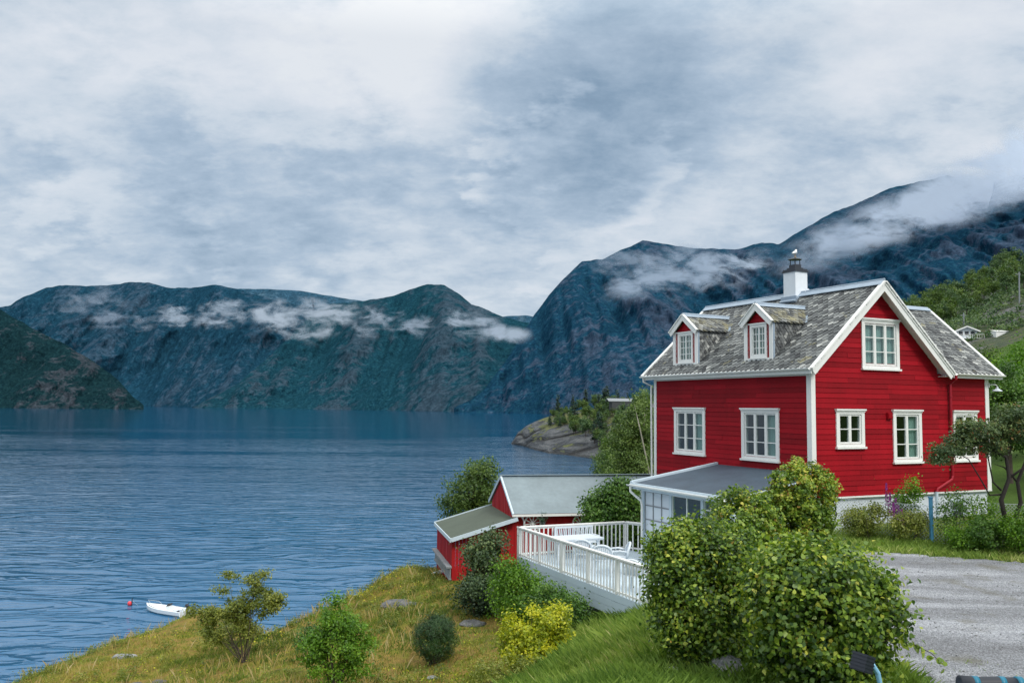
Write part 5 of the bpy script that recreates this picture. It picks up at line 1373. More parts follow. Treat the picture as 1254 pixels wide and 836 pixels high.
# purple flower spikes
for i, (px, h, yy) in enumerate([(1083, 1.35, 22.3), (1087, 1.15, 22.0), (1091, .95, 21.8), (1097, .85, 21.9), (1101, .78, 21.7), (1094, 1.0, 22.2)]):
    x = (px - 627) / 1050 * yy; z = Hs(x, yy); r = empty('flower_spike', (x, yy, z)); tag(r, 'upright purple flower spike in the garden before the foundation', 'flower', 'purple flower spikes')
    m = MB(); m.tube([(0, 0, 0), (.02, 0, h * .6), (.0, 0, h)], [.008, .006, .003], 5); m.build('stem', LM['mid'], r)
    rng = np.random.default_rng(60 + i); n = 160; t = rng.uniform(.5, 1, n); a_ = rng.uniform(0, 6.3, n); rr = .045 * (1.25 - t)
    P_ = np.stack([rr * np.cos(a_) * 1.6, rr * np.sin(a_) * 1.6, t * h], 1); V_, F_ = leaves(P_, np.stack([np.cos(a_), np.sin(a_), a_ * 0 + .2], 1), .045, LEAF_Q, rng); np_mesh('petals', V_, F_, M['purple'], rng.uniform(0, 1, n), parent=r)

# gnarled tree on the right
GT = Vector((12.45, 20.3, Hs(12.45, 20.3)))
gt = empty('gnarled_tree', GT); tag(gt, 'dark gnarled tree with crooked branches at the right edge', 'tree')
def gpt(px, py, dy=0): return at_y(px, py, 20.3 + dy) - GT
m = MB()
m.tube([gpt(1268, 672), gpt(1250, 655), gpt(1232, 640, -.1), gpt(1226, 612, -.1), gpt(1236, 585), gpt(1232, 560, .1), gpt(1222, 540, .1)], [0.078, 0.068, 0.057, 0.052, 0.044, 0.036, 0.026], 9)
m.tube([gpt(1238, 650), gpt(1250, 615, .2), gpt(1246, 590, .2), gpt(1256, 565, .3), gpt(1275, 540, .3)], [0.052, 0.047, 0.042, 0.034, 0.026], 8)
m.tube([gpt(1232, 560), gpt(1214, 550), gpt(1200, 540), gpt(1180, 535)], [0.031, 0.023, 0.016, 0.006], 7)
m.tube([gpt(1228, 605), gpt(1212, 606), gpt(1200, 585), gpt(1186, 562), gpt(1168, 552), gpt(1150, 556)], [0.026, 0.018, 0.016, 0.012, 0.009, 0.004], 7)
m.tube([gpt(1226, 600), gpt(1216, 590), gpt(1210, 560), gpt(1205, 530)], [0.026, 0.018, 0.013, 0.005], 6)
m.tube([gpt(1236, 585), gpt(1254, 572), gpt(1270, 555)], [0.031, 0.021, 0.010], 6)
m.tube([gpt(1222, 540), gpt(1210, 520), gpt(1195, 512)], [0.023, 0.016, 0.006], 6); m.tube([gpt(1222, 540), gpt(1236, 520), gpt(1252, 505)], [0.023, 0.016, 0.006], 6)
m.tube([gpt(1246, 590, .2), gpt(1230, 572, .2), gpt(1218, 568, .1)], [0.026, 0.018, 0.006], 6)
m.build('trunk', M['bark_dark'], gt, True)
def ge(px, py, rx, ry, dy=0): c = gpt(px, py, dy); return (c.x, c.y, c.z, rx, .45, ry)
foliage_obj('crown', gt, LM['rowan'], [ge(1160, 552, .36, .13), ge(1178, 540, .46, .24), ge(1200, 530, .46, .26), ge(1186, 520, .3, .14), ge(1222, 522, .46, .24), ge(1246, 528, .46, .30), ge(1262, 515, .5, .35), ge(1240, 505, .35, .14), ge(1215, 548, .3, .15), ge(1150, 562, .2, .08)], 15000, 220, .085, .070, 71, inner=.3, up=.4, bias=.06)

# trees on the right behind the house, and the birch wood to its left
def tree(name, label, x, y, h, w, leaf, n, seed, z=None, group=None, size=None, bark='bark', slim=False, cl=150, sg=None):
    z = Hs(x, y) if z is None else z
    rng = np.random.default_rng(seed); E_ = []
    k = 7 if not slim else 6
    for i in range(k):
        t = i / (k - 1); zz_ = h * (.34 + .54 * t); rr = w * (.62 * sin(pi * (.22 + .70 * t)) + .08)
        a_ = rng.uniform(0, 6.28); off = w * .34 * (1 - t * .7)
        E_.append((off * cos(a_), off * sin(a_), zz_, rr, rr, h * .13))
    E_.append((0, 0, h * .5, w * .55, w * .55, h * .26))
    return shrub(name, label, 'tree', x, y, E_, leaf, n, cl, sg or w * .10, size or .16, seed, z=z, nl=16, r0=.05 + h * .012, inner=.5, bark=bark, group=group, stems=(0, 0, h * .36))
tree('tree', 'fresh green tree filling the right edge behind the gnarled tree', 23.8, 38, 4.6, 3.0, 'sun', 26000, 81, z=17.6, size=.16, cl=260)
tree('tree', 'darker green tree just right of the red house wall', 26.5, 46, 4.6, 3.0, 'tree', 20000, 82, z=17.9, size=.17, cl=240)
tree('tree', 'low tree behind the wall lamp beside the house corner', 20.5, 35.5, 4.6, 2.1, 'mid', 16000, 83, z=17.3, size=.13, cl=200)
tree('tree', 'green tree rising at the right edge above the others', 38, 62, 6.6, 4.6, 'sun', 22000, 84, z=19.0, size=.2, cl=220)
tree('tree', 'mid green tree between the wing roof and the hillside cabin', 37, 74, 6.0, 3.4, 'tree', 16000, 85, z=19.5, size=.22, cl=200)
tree('tree', 'bushy green tree under the hillside cabin', 46, 84, 6.4, 4.0, 'tree', 16000, 86, z=20, size=.24, cl=200)

# tall birch left of the house
tree('birch', 'tall loose birch with a pale slanting trunk left of the red house', 7.5, 50.5, 8.6, 2.0, 'birch', 26000, 90, z=12.7, size=.14, bark='bark_pale', slim=True, cl=260, sg=.22)
m = MB(); a_ = at_y(783, 522, 49.0); b_ = at_y(796, 582, 49.0); bl = bpy.data.objects['birch'].location
m.tube([b_ - bl + Vector((.15, 0, -2.4)), b_ - bl, a_ - bl, at_y(777, 496, 49.6) - bl], [.07, .055, .035, .01], 8); m.build('trunk', M['bark_pale'], bpy.data.objects['birch'])
tree('tree', 'round green tree left of the birch above the shed roof', 7.0, 62, 7.2, 2.6, 'tree', 18000, 91, z=9.7, size=.17, cl=210)
tree('tree', 'green tree at the water behind the shed roof', 7.6, 71, 6.2, 2.6, 'birch', 14000, 92, z=8.4, size=.18, cl=180)
tree('tree', 'dark tree between the birch and the red house', 11.5, 58, 7.5, 2.6, 'tree', 14000, 93, z=13.2, size=.17, cl=180)
tree('tree', 'leafy tree behind the birch toward the headland', 12.8, 82, 10, 4.0, 'tree', 16000, 94, z=10.5, size=.22, cl=190)
tree('tree', 'pale green tree behind the birch toward the water', 12.0, 98, 9.5, 3.4, 'birch', 13000, 95, z=8.0, size=.24, cl=170)

# ------------------------------------------------------------------ headland
def mat_head():
    m, nt, b = newmat('headland_rock'); p = geo_pos(nt)
    st_ = nt.noise(nt.mapping(p, (.035, .06, .34), (0, radians(-28), 0)), 1, 5, .6, .5)
    n = nt.noise(p, .12, 5, .65); n2 = nt.noise(p, .8, 5, .75)
    rock = nt.ramp(st_, [(.34, (.006, .008, .010)), (.45, (.026, .032, .040)), (.58, (.090, .095, .10)), (.75, (.04, .048, .052))])
    rock = nt.mix(1.0, rock, nt.ramp(n2, [(.3, .5), (.7, 1.5)]), 'MULTIPLY')
    rock = nt.mix(1.0, rock, nt.ramp(nt.attr('ledge'), [(.04, .12), (.28, 1.0), (.9, 1.35)]), 'MULTIPLY')  # shade in the crevices between ledges painted into the rock colour
    moss = nt.mix(nt.noise(p, .35, 4, .6), (.04, .085, .03), (.20, .18, .045))
    sp = nt.n.new('ShaderNodeSeparateXYZ'); nt.link(p, sp.inputs[0])
    k = nt.math('ADD', nt.math('MULTIPLY', sp.outputs[2], .036), nt.math('MULTIPLY', nt.math('SUBTRACT', n, .5), 1.6))
    k = nt.math('ADD', k, nt.math('MULTIPLY', nt.math('SUBTRACT', st_, .5), -1.6))
    c = nt.mix(nt.ramp(k, [(.36, 0), (.50, 1)]), rock, moss)
    wet = nt.ramp(nt.math('MULTIPLY', sp.outputs[2], .4), [(.25, .35), (.5, 1)])
    c = nt.mix(1.0, c, wet, 'MULTIPLY')
    nt.link(c, b.inputs['Base Color']); b.inputs['Roughness'].default_value = .85
    nt.link(nt.bump(nt.math('ADD', st_, nt.math('MULTIPLY', n2, .3)), 1.0, 4.0), b.inputs['Normal']); return m
def ruled(name, base, ridge, mat, rows, backd, seed, amp, step, strata):
    x0, x1 = ridge[0][0], ridge[-1][0]; n = int((x1 - x0) / step) + 1; V = []; LG = []
    for i in range(n):
        px = x0 + (x1 - x0) * i / (n - 1); rpy, rd = lerp_pts(ridge, px); bx, by, bz = lerp_pts(base, px)
        Rp = at_y(px, rpy, rd)
        for k in range(rows + 13):
            if k <= rows:
                t = k / rows; x = bx + (Rp.x - bx) * t; y = by + (Rp.y - by) * t; z = bz + (Rp.z - bz) * (t ** .8)
                fr = sin(pi * min(1, t * .96 + .04)) ** .6
            else:
                t = (k - rows) / 12; x = Rp.x * (1 + t * backd / rd * .4); y = Rp.y + backd * t; z = Rp.z - (Rp.z + 4) * t ** 1.5; fr = .3
            q = Vector((x * .03, y * .03, z * .05 + seed))
            r1 = mnoise.ridged_multi_fractal(q, .9, 2.1, 5, 1, 2) - 1.0
            sl_ = (z * .9 - x * .34) * strata; ss = abs((sl_ + mnoise.noise(Vector((x * .04, y * .04, seed))) * 1.4) % 2.0 - 1.0)
            off = (r1 * .5 + (ss ** .6 - .5) * 1.7) * amp * fr
            V.append((x, y - off, z + off * .25)); LG.append(ss)
    m = rows + 13; idx = np.arange(n * m).reshape(n, m)
    Fm = np.stack([idx[:-1, :-1], idx[1:, :-1], idx[1:, 1:], idx[:-1, 1:]], -1).reshape(-1, 4); V = np.array(V)
    o = np_mesh(name, V, Fm, mat, smooth=True); tag(o, kind='structure')
    a = o.data.attributes.new('ledge', 'FLOAT', 'POINT'); a.data.foreach_set('value', np.array(LG, 'f'))
    return o, BVHTree.FromPolygons([tuple(v) for v in V], Fm.tolist())
def wl(px, py, z=-1.0):
    p = at_z(px, py, 0); return (px, p.x, p.y, z)
hbase = [wl(626, 543.5), wl(640, 546), wl(655, 551), wl(672, 555), wl(690, 557), wl(715, 560), wl(740, 564), wl(752, 573), wl(762, 586), (800, 26, 190, -1), (900, 60, 170, 0), (1010, 90, 150, 4)]
hridge = [(626, 543, 474), (634, 530, 474), (645, 521, 470), (655, 516, 465), (668, 511, 460), (682, 507, 450), (700, 503, 440), (730, 500, 430), (770, 499, 420), (800, 496, 400), (900, 485, 380), (1010, 470, 360)]
hl, hlb = ruled('headland', hbase, hridge, mat_head(), 120, 60, 2.0, 2.4, 1.0, .40)

def mat_hill():
    m, nt, b = newmat('hillside_ground'); p = geo_pos(nt)
    n = nt.noise(p, .05, 6, .65, .5); n2 = nt.noise(p, .4, 6, .72); st_ = nt.noise(nt.mapping(p, (.10, .12, .5), (0, radians(14), 0)), 1, 6, .7, .4)
    c = nt.ramp(n2, [(.3, (.010, .026, .010)), (.48, (.028, .048, .014)), (.6, (.062, .068, .022)), (.72, (.10, .075, .035))])
    rock = nt.ramp(st_, [(.35, (.03, .034, .04)), (.6, (.135, .13, .135)), (.75, (.075, .075, .085))])
    c = nt.mix(nt.ramp(nt.math('ADD', nt.math('MULTIPLY', n, .55), nt.math('MULTIPLY', st_, .45)), [(.49, 0), (.54, 1)]), c, rock)
    nt.link(c, b.inputs['Base Color']); b.inputs['Roughness'].default_value = .95; nt.link(nt.bump(nt.math('ADD', n2, st_), .9, 1.0), b.inputs['Normal']); return m
sbase = [(780, 14, 100, 8), (900, 30, 96, 12), (1000, 44, 92, 15), (1100, 50, 88, 18), (1254, 62, 84, 20), (1420, 84, 80, 22)]
sridge = [(780, 497, 360), (900, 470, 330), (1000, 435, 300), (1060, 402, 285), (1110, 382, 272), (1140, 371, 268), (1165, 366, 265), (1185, 354, 262), (1200, 344, 260), (1217, 334, 258), (1230, 326, 256), (1254, 324, 255), (1320, 305, 255), (1420, 290, 255)]
hs, hsb = ruled('hillside', sbase, sridge, mat_hill(), 90, 120, 7.0, 5.0, 3.0, .12)

def drop(bv, x, y):
    h = bv.ray_cast(Vector((x, y, 400)), Vector((0, 0, -1))); return h[0].z if h[0] is not None else None
# distant tree prototypes
def far_proto(kind, seed):
    rng = np.random.default_rng(seed)
    r = empty(kind, (0, 0, -500))
    if kind == 'pine_tree':
        E_ = [(0, 0, 1.6 + i * 1.05, 1.55 * (1 - i / 6.2), 1.55 * (1 - i / 6.2), .55) for i in range(6)]; leafk = 'pine'; n = 700; sz = .55; cl = 60; sg = .22; H_ = 7
    else:
        E_ = []
        for i in range(7):
            a_ = rng.uniform(0, 6.28); t = rng.uniform(0, 1); E_.append((1.15 * cos(a_) * (1 - t * .5), 1.15 * sin(a_) * (1 - t * .5), 2.2 + 2.9 * t, 1.25 * (1.1 - t * .45), 1.25 * (1.1 - t * .45), 1.0))
        leafk = 'far' if seed % 2 else 'tree'; n = 1100; sz = .40; cl = 60; sg = .30; H_ = 5
    foliage_obj('crown', r, LM[leafk], E_, n, cl, sg, sz, seed, LEAF_Q, inner=.6, tvar=.4)
    m = MB(); m.tube([(0, 0, -1.0), (.1, 0, H_ * .5), (0, 0, H_ * .85)], [.16, .11, .04], 6)
    for k in range(5):
        a_ = rng.uniform(0, 6.28); m.tube([(0.05, 0, H_ * (.3 + .1 * k)), (1.1 * cos(a_), 1.1 * sin(a_), H_ * (.42 + .1 * k))], [.06, .02], 5)
    m.build('trunk', M['bark'], r)
    return r
protos = [far_proto('broadleaf_tree', s) for s in (201, 202, 203, 204)] + [far_proto('pine_tree', 205), far_proto('pine_tree', 206)]
used = set()
def place(pi_, x, y, z, s, rot, label, group):
    o = protos[pi_]
    if pi_ in used: o = copy_tree(o)
    used.add(pi_)
    o.location = (x, y, z); o.rotation_euler = (0, 0, rot); o.scale = (s, s, s * 1.05); tag(o, label, 'tree', group)
    return o
rr = random.Random(12)
# headland: trees placed over its crest and landward slope
cnt = 0
for k in range(900):
    px = rr.uniform(672, 800); t = rr.uniform(.0, 1)
    rpy, rd = lerp_pts(hridge, px); bx, by, bz = lerp_pts(hbase, px)
    Rp = at_y(px, rpy, rd); tmin = float(np.interp(px, [668, 690, 712, 735, 755, 800], [.62, .48, .34, .12, .02, .0]))
    t = tmin + (1.05 - tmin) * t
    x = bx + (Rp.x - bx) * t; y = by + (Rp.y - by) * t; z = drop(hlb, x, y)
    if z is None or z < 1.0: continue
    pine = rr.random() < .16; s = rr.uniform(.75, 1.35) if not pine else rr.uniform(1.0, 1.5)
    if px < 700: s *= .6
    place(rr.choice((4, 5)) if pine else rr.randrange(4), x, y, z - .2, s, rr.uniform(0, 6.28), 'dark conifer among the trees of the rocky headland' if pine else 'leafy tree of the wood on the rocky headland', 'conifers on the headland' if pine else 'leafy trees on the headland')
    cnt += 1
    if cnt >= 130: break
for px, s, kind, d in ((683, 1.35, 4, 455), (716, 1.5, 5, 435), (701, 1.1, 4, 445), (742, 1.6, 5, 425), (738, 1.3, 4, 430)):
    rpy, rd = lerp_pts(hridge, px); P_ = at_y(px, rpy, rd); z = drop(hlb, P_.x, P_.y - 4) or P_.z
    place(kind, P_.x, P_.y - 4, z - .2, s, rr.uniform(0, 6), 'tall dark conifer standing up from the headland skyline', 'tall conifers on the headland skyline')
# hillside trees
cnt = 0
for k in range(6000):
    px = rr.uniform(1040, 1290); t = rr.random()
    rpy, rd = lerp_pts(sridge, px); bx, by, bz = lerp_pts(sbase, px); Rp = at_y(px, rpy, rd)
    x = bx + (Rp.x - bx) * t; y = by + (Rp.y - by) * t
    v = mnoise.noise(Vector((x * .022, y * .022, 3.3)))
    dens = .9 if t > .86 else (.5 if t > .45 else .75)
    if px < 1150: dens += .3
    if rr.random() > dens or (t > .4 and t < .86 and v < -.3): continue
    z = drop(hsb, x, y)
    if z is None: continue
    if t < .42 and px < 1225: continue
    if 1155 < px < 1206 and t < .55: continue
    s = rr.uniform(.6, 1.2) * (.85 if t > .4 else .55)
    place(rr.randrange(4), x, y, z - .2, s, rr.uniform(0, 6.28), 'leafy tree on the rocky hillside behind the house', 'leafy trees on the hillside'); cnt += 1
    if cnt >= 185: break

# hillside cabin
def hill_hit(px, py):
    h = hsb.ray_cast(EYE, ray(px, py).normalized()); return h[0]
def cabin(px, py, y, rz, label, wdt, dep, hgt, bv, wallm, roofm, trim=True):
    p = hill_hit(px, py); r = empty('cabin', p, rz); r.scale = (.62, .62, .62); tag(r, label, 'cabin')
    m = MB(); m.box((-wdt / 2, -dep / 2, 0), (wdt / 2, dep / 2, hgt)); m.face([(-wdt / 2, -dep / 2, hgt), (wdt / 2, -dep / 2, hgt), (0, -dep / 2, hgt + wdt * .22)]); m.face([(-wdt / 2, dep / 2, hgt), (wdt / 2, dep / 2, hgt), (0, dep / 2, hgt + wdt * .22)]); m.box((-wdt / 2, -dep / 2 + .1, -4), (wdt / 2, dep / 2, -.01)); m.build('wall', wallm, r)
    m = MB()
    for sg in (-1, 1): m.beam((sg * (wdt / 2 + .6), 0, hgt - .15), (0, 0, hgt + wdt * .22 + .12), dep + 1.6, .18, (-sg * .4, 0, 1))
    m.build('roof', roofm, r)
    m = MB()
    for sg in (-1, 1): m.beam((sg * (wdt / 2 + .6), -dep / 2 - .85, hgt - .15), (0, -dep / 2 - .85, hgt + wdt * .22 + .12), .1, .32, (-sg * .4, 0, 1))
    m.build('bargeboard', M['white'], r)
    for x in (-wdt * .28, 0.0, wdt * .28):
        m = MB(); m.box((x - .6, -dep / 2 - .06, .7), (x + .6, -dep / 2 - .02, 2.0)); wq = m.build('window', M['white'], r)
        m = MB(); m.box((x - .5, -dep / 2 - .09, .8), (x + .5, -dep / 2 - .065, 1.9)); m.build('pane', M['dark'], wq)
    m = MB(); m.box((-wdt / 2, -dep / 2 - 2.2, -.25), (wdt / 2 + 1.2, -dep / 2, -.1)); 
    for k in range(12): m.box((-wdt / 2 + k * (wdt + 1.1) / 11, -dep / 2 - 2.2, -.1), (-wdt / 2 + k * (wdt + 1.1) / 11 + .08, -dep / 2 - 2.12, .8))
    m.box((-wdt / 2, -dep / 2 - 2.24, .8), (wdt / 2 + 1.2, -dep / 2 - 2.1, .9)); m.build('terrace', M['white'], r)
    return r
cabin(1181, 415, 190, -.25, 'white cabin with a terrace on the hillside above the wing roof', 5.2, 5, 1.9, hsb, M['plaster'], M['greyroof'])
p = hill_hit(1224, 410); m = MB(); m.box((-1.0, -.8, -1), (1.0, .8, .55)); m.face([(-1.1, -.9, .5), (1.1, -.9, .5), (1.1, .9, .85), (-1.1, .9, .85)]); o = m.build('small_hut', M['white'], None, False, p); tag(o, 'tiny white hut among the trees right of the hillside cabin', 'hut')
p = at_y(758, 497, 395); r = empty('cabin', p, .12); tag(r, 'low dark cabin with a grey roof above the trees of the headland', 'cabin')
m = MB(); m.box((-4, -3, -2), (5, 3, 2.1)); m.build('wall', M['wooddark'], r); m = MB(); m.beam((-5.6, -1.4, 2.75), (6.4, -1.4, 2.75), 3.9, .25, (0, -.35, 1)); m.beam((-5.6, 2.0, 2.75), (6.4, 2.0, 2.75), 3.7, .25, (0, .35, 1)); m.build('roof', M['woodgrey'], r)
# utility poles
for px, pt, pb, yy, lab in ((1248, 333, 371, 210, 'bare wooden utility pole high on the hillside at the right edge'), (1180, 383, 398, 200, 'thin pale pole behind the hillside cabin')):
    a_ = hill_hit(px, pb); b_ = at_y(px, pt, a_.y); m = MB(); m.tube([a_ - a_ + Vector((0, 0, -4)), b_ - a_], [.16, .12], 8); m.box((-.5, -.05, (b_ - a_).z - .5), (.5, .05, (b_ - a_).z - .38)); o = m.build('utility_pole', M['woodgrey'], None, False, a_); tag(o, lab, 'pole')

# ------------------------------------------------------------------ grass
def grassmat(name, stops):
    return leafmat(name, stops, .3, .6)
gm_m = grassmat('meadow_grass', [(0, (.06, .11, .018)), (.25, (.13, .20, .03)), (.5, (.26, .28, .05)), (.72, (.38, .32, .08)), (.88, (.44, .31, .13)), (1, (.55, .45, .27))])
gm_g = grassmat('lush_grass', [(0, (.07, .14, .02)), (.45, (.17, .27, .045)), (.8, (.31, .40, .09)), (1, (.52, .50, .22))])
def tufts(name, n, xr, yr, mask, hgt, wid, mat, seed, per=5, tfun=None, spread=.05, lean=.35, hvar=None):
    rng = np.random.default_rng(seed); X = rng.uniform(*xr, n); Y = rng.uniform(*yr, n); k = mask(X, Y, rng); X = X[k]; Y = Y[k]
    X = np.repeat(X, per) + rng.normal(size=len(X) * per) * spread; Y = np.repeat(Y, per) + rng.normal(size=len(Y) * per) * spread
    Z = H(X, Y); n = len(X)
    hh = hgt * rng.uniform(.45, 1.25, n)
    if hvar is not None: hh *= hvar(X, Y)
    a_ = rng.uniform(0, 2 * pi, n); dxy = np.stack([np.cos(a_), np.sin(a_)], 1) * (wid * rng.uniform(.6, 1.3, n))[:, None]
    b_ = rng.normal(size=(n, 2)) * lean * hh[:, None]
    B = np.stack([X, Y, Z - .02], 1)
    v0 = B.copy(); v0[:, :2] -= dxy; v1 = B.copy(); v1[:, :2] += dxy
    v2 = B.copy(); v2[:, :2] += b_ * .45 + dxy * .6; v2[:, 2] += hh * .62
    v3 = B.copy(); v3[:, :2] += b_; v3[:, 2] += hh
    V = np.stack([v0, v1, v2, v3], 1).reshape(-1, 3)
    t = np.clip(tfun(X, Y, rng), 0, 1)
    return np_mesh(name, V, np.arange(n * 4).reshape(n, 4), mat, t)
def deckmask(X, Y):
    dx_ = X - HOUSE_POS.x; dy_ = Y - HOUSE_POS.y; u = dx_ * cos(TH) + dy_ * sin(TH); v = -dx_ * sin(TH) + dy_ * cos(TH)
    house_ = (u > -.1) & (u < 7.9) & (v > -.1) & (v < 7.9); dk = (u > -6.3) & (u <= 0) & (v > -1.6) & (v < 6)
    sx = (X - SP.x) * cos(SA) + (Y - SP.y) * sin(SA); sy = -(X - SP.x) * sin(SA) + (Y - SP.y) * cos(SA)
    sh = (sx > -2.3) & (sx < 7) & (sy > .2) & (sy < 4.3)
    return house_ | dk | sh
def m_mask(X, Y, rng):
    lawn = 1.5 - (Y - 20) * -.12 * -1
    wl_ = 1 / (1 + np.exp((X - 1.5 + (Y - 20) * -.12) * 1.5)); d = vnoise(X, Y, .5, 77, 3)
    return (wl_ > .45) & ~deckmask(X, Y) & (H(X, Y) > .8) & (rng.random(len(X)) < .75 + d * 1.6) & (H(X,Y) < 14.9 - .0 * X)
def m_t(X, Y, rng):
    d = vnoise(X, Y, .22, 78, 3) * 1.7 + vnoise(X, Y, 1.1, 79, 3) * .9
    return .29 + d * .85 + rng.normal(size=len(X)) * .13 + np.clip((-X - 9) * .012, 0, .2)
def m_h(X, Y): return .45 + 1.5 * np.clip(vnoise(X, Y, .6, 80, 3) + .35, 0, 1)
g1 = tufts('meadow_grass', 60000, (-30, 7), (8, 44), m_mask, .135, .010, gm_m, 1, 6, m_t, .07, .45, m_h); tag(g1, kind='stuff')
# tall dry stalks along the brow
def br_mask(X, Y, rng):
    z = H(X, Y); return (z > 9.2) & (z < 13.8) & (X < -2.5) & (rng.random(len(X)) < np.clip((vnoise(X, Y, .8, 81, 2) + .22) * 1.6, 0, 1)) & ~deckmask(X, Y)
g2 = tufts('dry_stalks', 2600, (-20, -2), (19, 43), br_mask, .42, .006, gm_m, 2, 5, lambda X, Y, r: .86 + r.normal(size=len(X)) * .1, .10, .22); tag(g2, kind='stuff')
def b_mask(X, Y, rng):
    wl_ = 1 / (1 + np.exp((X - 1.5 + (Y - 20) * -.12) * 1.5))
    inside_ = inpoly(X, Y, DRV); z = H(X, Y)
    reg = ((wl_ < .8) | (z > 14.5)) & (X > -3) & (X < 7) & (Y < 25) & (Y > 6.5)
    ok = reg & ~inside_ & ~deckmask(X, Y)
    core = (((X - 2.65) / .6) ** 2 + ((Y - 11.7) / .6) ** 2 > 1) & (((X - 3.7) / .8) ** 2 + ((Y - 10.15) / .7) ** 2 > 1)
    return ok & core
g3 = tufts('lush_grass', 42000, (-3, 7), (6.5, 25), b_mask, .21, .006, gm_g, 3, 6, lambda X, Y, r: .42 + vnoise(X, Y, .6, 82, 3) * 1.0 + r.normal(size=len(X)) * .16, .05, .45, lambda X, Y: .5 + 1.3 * np.clip(vnoise(X, Y, .8, 83, 3) + .4, 0, 1)); tag(g3, kind='stuff')
def v_mask(X, Y, rng):
    return ~inpoly(X, Y, DRV) & ~deckmask(X, Y) & (Y > 14) & (Y > 25.6 - X * .62)
g4 = tufts('verge_grass', 26000, (7, 22), (14, 27), v_mask, .15, .007, gm_g, 4, 6, lambda X, Y, r: .66 + vnoise(X, Y, .9, 84, 3) * .8 + r.normal(size=len(X)) * .14, .06, .4); tag(g4, kind='stuff')
# yellow moss cushions and low herbs between the tufts
def h_mask(X, Y, rng): return m_mask(X, Y, rng) & (vnoise(X, Y, .7, 91, 3) > .08)
rng = np.random.default_rng(91); X = rng.uniform(-18, 3, 30000); Y = rng.uniform(12, 40, 30000); k = h_mask(X, Y, rng); X = X[k]; Y = Y[k]
P_ = np.stack([X, Y, H(X, Y) + rng.uniform(.02, .14, len(X))], 1); V_, F_ = leaves(P_, rng.normal(size=P_.shape) * .5 + np.array([0, 0, .8]), .07, LEAF_Q, rng)
hb_ = np_mesh('ground_herbs', V_, F_, LM['yellow'], np.clip(.35 + vnoise(X, Y, .5, 92, 2) * 1.6 + rng.normal(size=len(X)) * .15, 0, 1)); tag(hb_, kind='stuff')

# clumps of taller weeds through the meadow
rng = np.random.default_rng(97); X = rng.uniform(-17, 3, 1500); Y = rng.uniform(12, 40, 1500); k = m_mask(X, Y, rng) & (vnoise(X, Y, .45, 98, 3) > -.02); X = X[k]; Y = Y[k]
rad = rng.uniform(.08, .26, len(X)); hh = rng.uniform(.12, .42, len(X)); tt = rng.uniform(0, 1, len(X)); ci = np.repeat(np.arange(len(X)), 90)
P_ = np.stack([X[ci] + rng.normal(size=len(ci)) * rad[ci] * .6, Y[ci] + rng.normal(size=len(ci)) * rad[ci] * .6, H(X, Y)[ci] + rng.random(len(ci)) * hh[ci]], 1)
V_, F_ = leaves(P_, rng.normal(size=P_.shape) * .6 + np.array([0, 0, .6]), .06, LEAF_Q, rng)
wd_ = np_mesh('meadow_weeds', V_, F_, LM['olive'], np.clip(tt[ci] * .7 + rng.uniform(0, .3, len(ci)), 0, 1)); tag(wd_, kind='stuff')

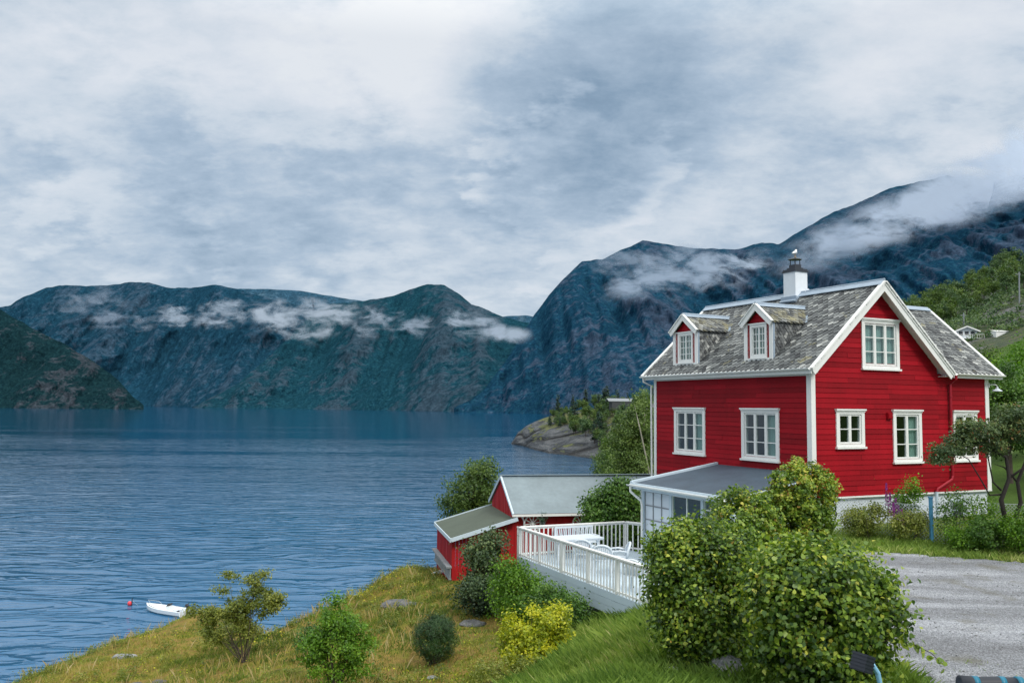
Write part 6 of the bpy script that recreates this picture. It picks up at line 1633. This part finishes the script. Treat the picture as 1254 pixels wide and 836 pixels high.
# low scrub and heather over the open hillside
rng = np.random.default_rng(301); P_ = []; TT = []
for k in range(2600):
    px = rr.uniform(1060, 1290); t = rr.uniform(.25, 1.0); rpy, rd = lerp_pts(sridge, px); bx, by, bz = lerp_pts(sbase, px); Rp = at_y(px, rpy, rd)
    x = bx + (Rp.x - bx) * t; y = by + (Rp.y - by) * t
    if mnoise.noise(Vector((x * .05, y * .05, 9.1))) < -.12: continue
    z = drop(hsb, x, y)
    if z is None: continue
    sc_ = rr.uniform(.4, 1.3); q = rng.normal(size=(34, 3)) * np.array([sc_, sc_, sc_ * .45]) * .8 + np.array([x, y, z + sc_ * .3]); P_.append(q); TT.append(np.full(34, rr.random()))
P_ = np.concatenate(P_); TT = np.concatenate(TT)
V_, F_ = leaves(P_, rng.normal(size=P_.shape) * .7 + np.array([0, -.2, .7]), .42, LEAF_Q, rng)
sb_ = np_mesh('hillside_scrub', V_, F_, LM['far'], np.clip(TT * .8 + rng.uniform(0, .3, len(TT)), 0, 1)); tag(sb_, kind='stuff')

# loose stones on the drive and thin weeds at its edges
rng = np.random.default_rng(401); X = rng.uniform(4.2, 20, 5000); Y = rng.uniform(7, 20, 5000); k = inpoly(X, Y, DRV) & (rng.random(5000) < .35 + vnoise(X, Y, .8, 402, 3) * 1.6); X = X[k]; Y = Y[k]; n = len(X)
base_ = np.array([(1, 0, 0), (0, 1, 0), (-1, 0, 0), (0, -1, 0), (0, 0, .7), (0, 0, -.7)], 'f'); F8 = np.array([(0, 1, 4), (1, 2, 4), (2, 3, 4), (3, 0, 4), (1, 0, 5), (2, 1, 5), (3, 2, 5), (0, 3, 5)])
sz = rng.uniform(.008, .024, (n, 1, 1)); V_ = base_[None] * sz * rng.uniform(.6, 1.3, (n, 6, 3)) + np.stack([X, Y, H(X, Y) + .036], 1)[:, None]
st_ = np_mesh('loose_gravel', V_.reshape(-1, 3), (np.arange(n)[:, None, None] * 6 + F8[None]).reshape(-1, 3), M['rock'], rng.uniform(0, 1, n * 8)); tag(st_, kind='stuff')
def e_mask(X, Y, rng):
    a_ = inpoly(X, Y, DRV); wv = vnoise(X, Y, 1.2, 403, 3) * 1.2; near = ~inpoly(X + .45 + wv, Y, DRV) | ~inpoly(X, Y + .40 + wv, DRV)
    patch_ = (((X - 5.4) / 1.0) ** 2 + ((Y - 11.0) / .9) ** 2 < 1)
    return a_ & ((near & (rng.random(len(X)) < .55)) | (patch_ & (rng.random(len(X)) < .14)))
g5 = tufts('edge_weeds', 16000, (4, 22), (7, 21), e_mask, .075, .006, gm_g, 9, 6, lambda X, Y, r: .6 + r.normal(size=len(X)) * .2, .04, .6); tag(g5, kind='stuff')
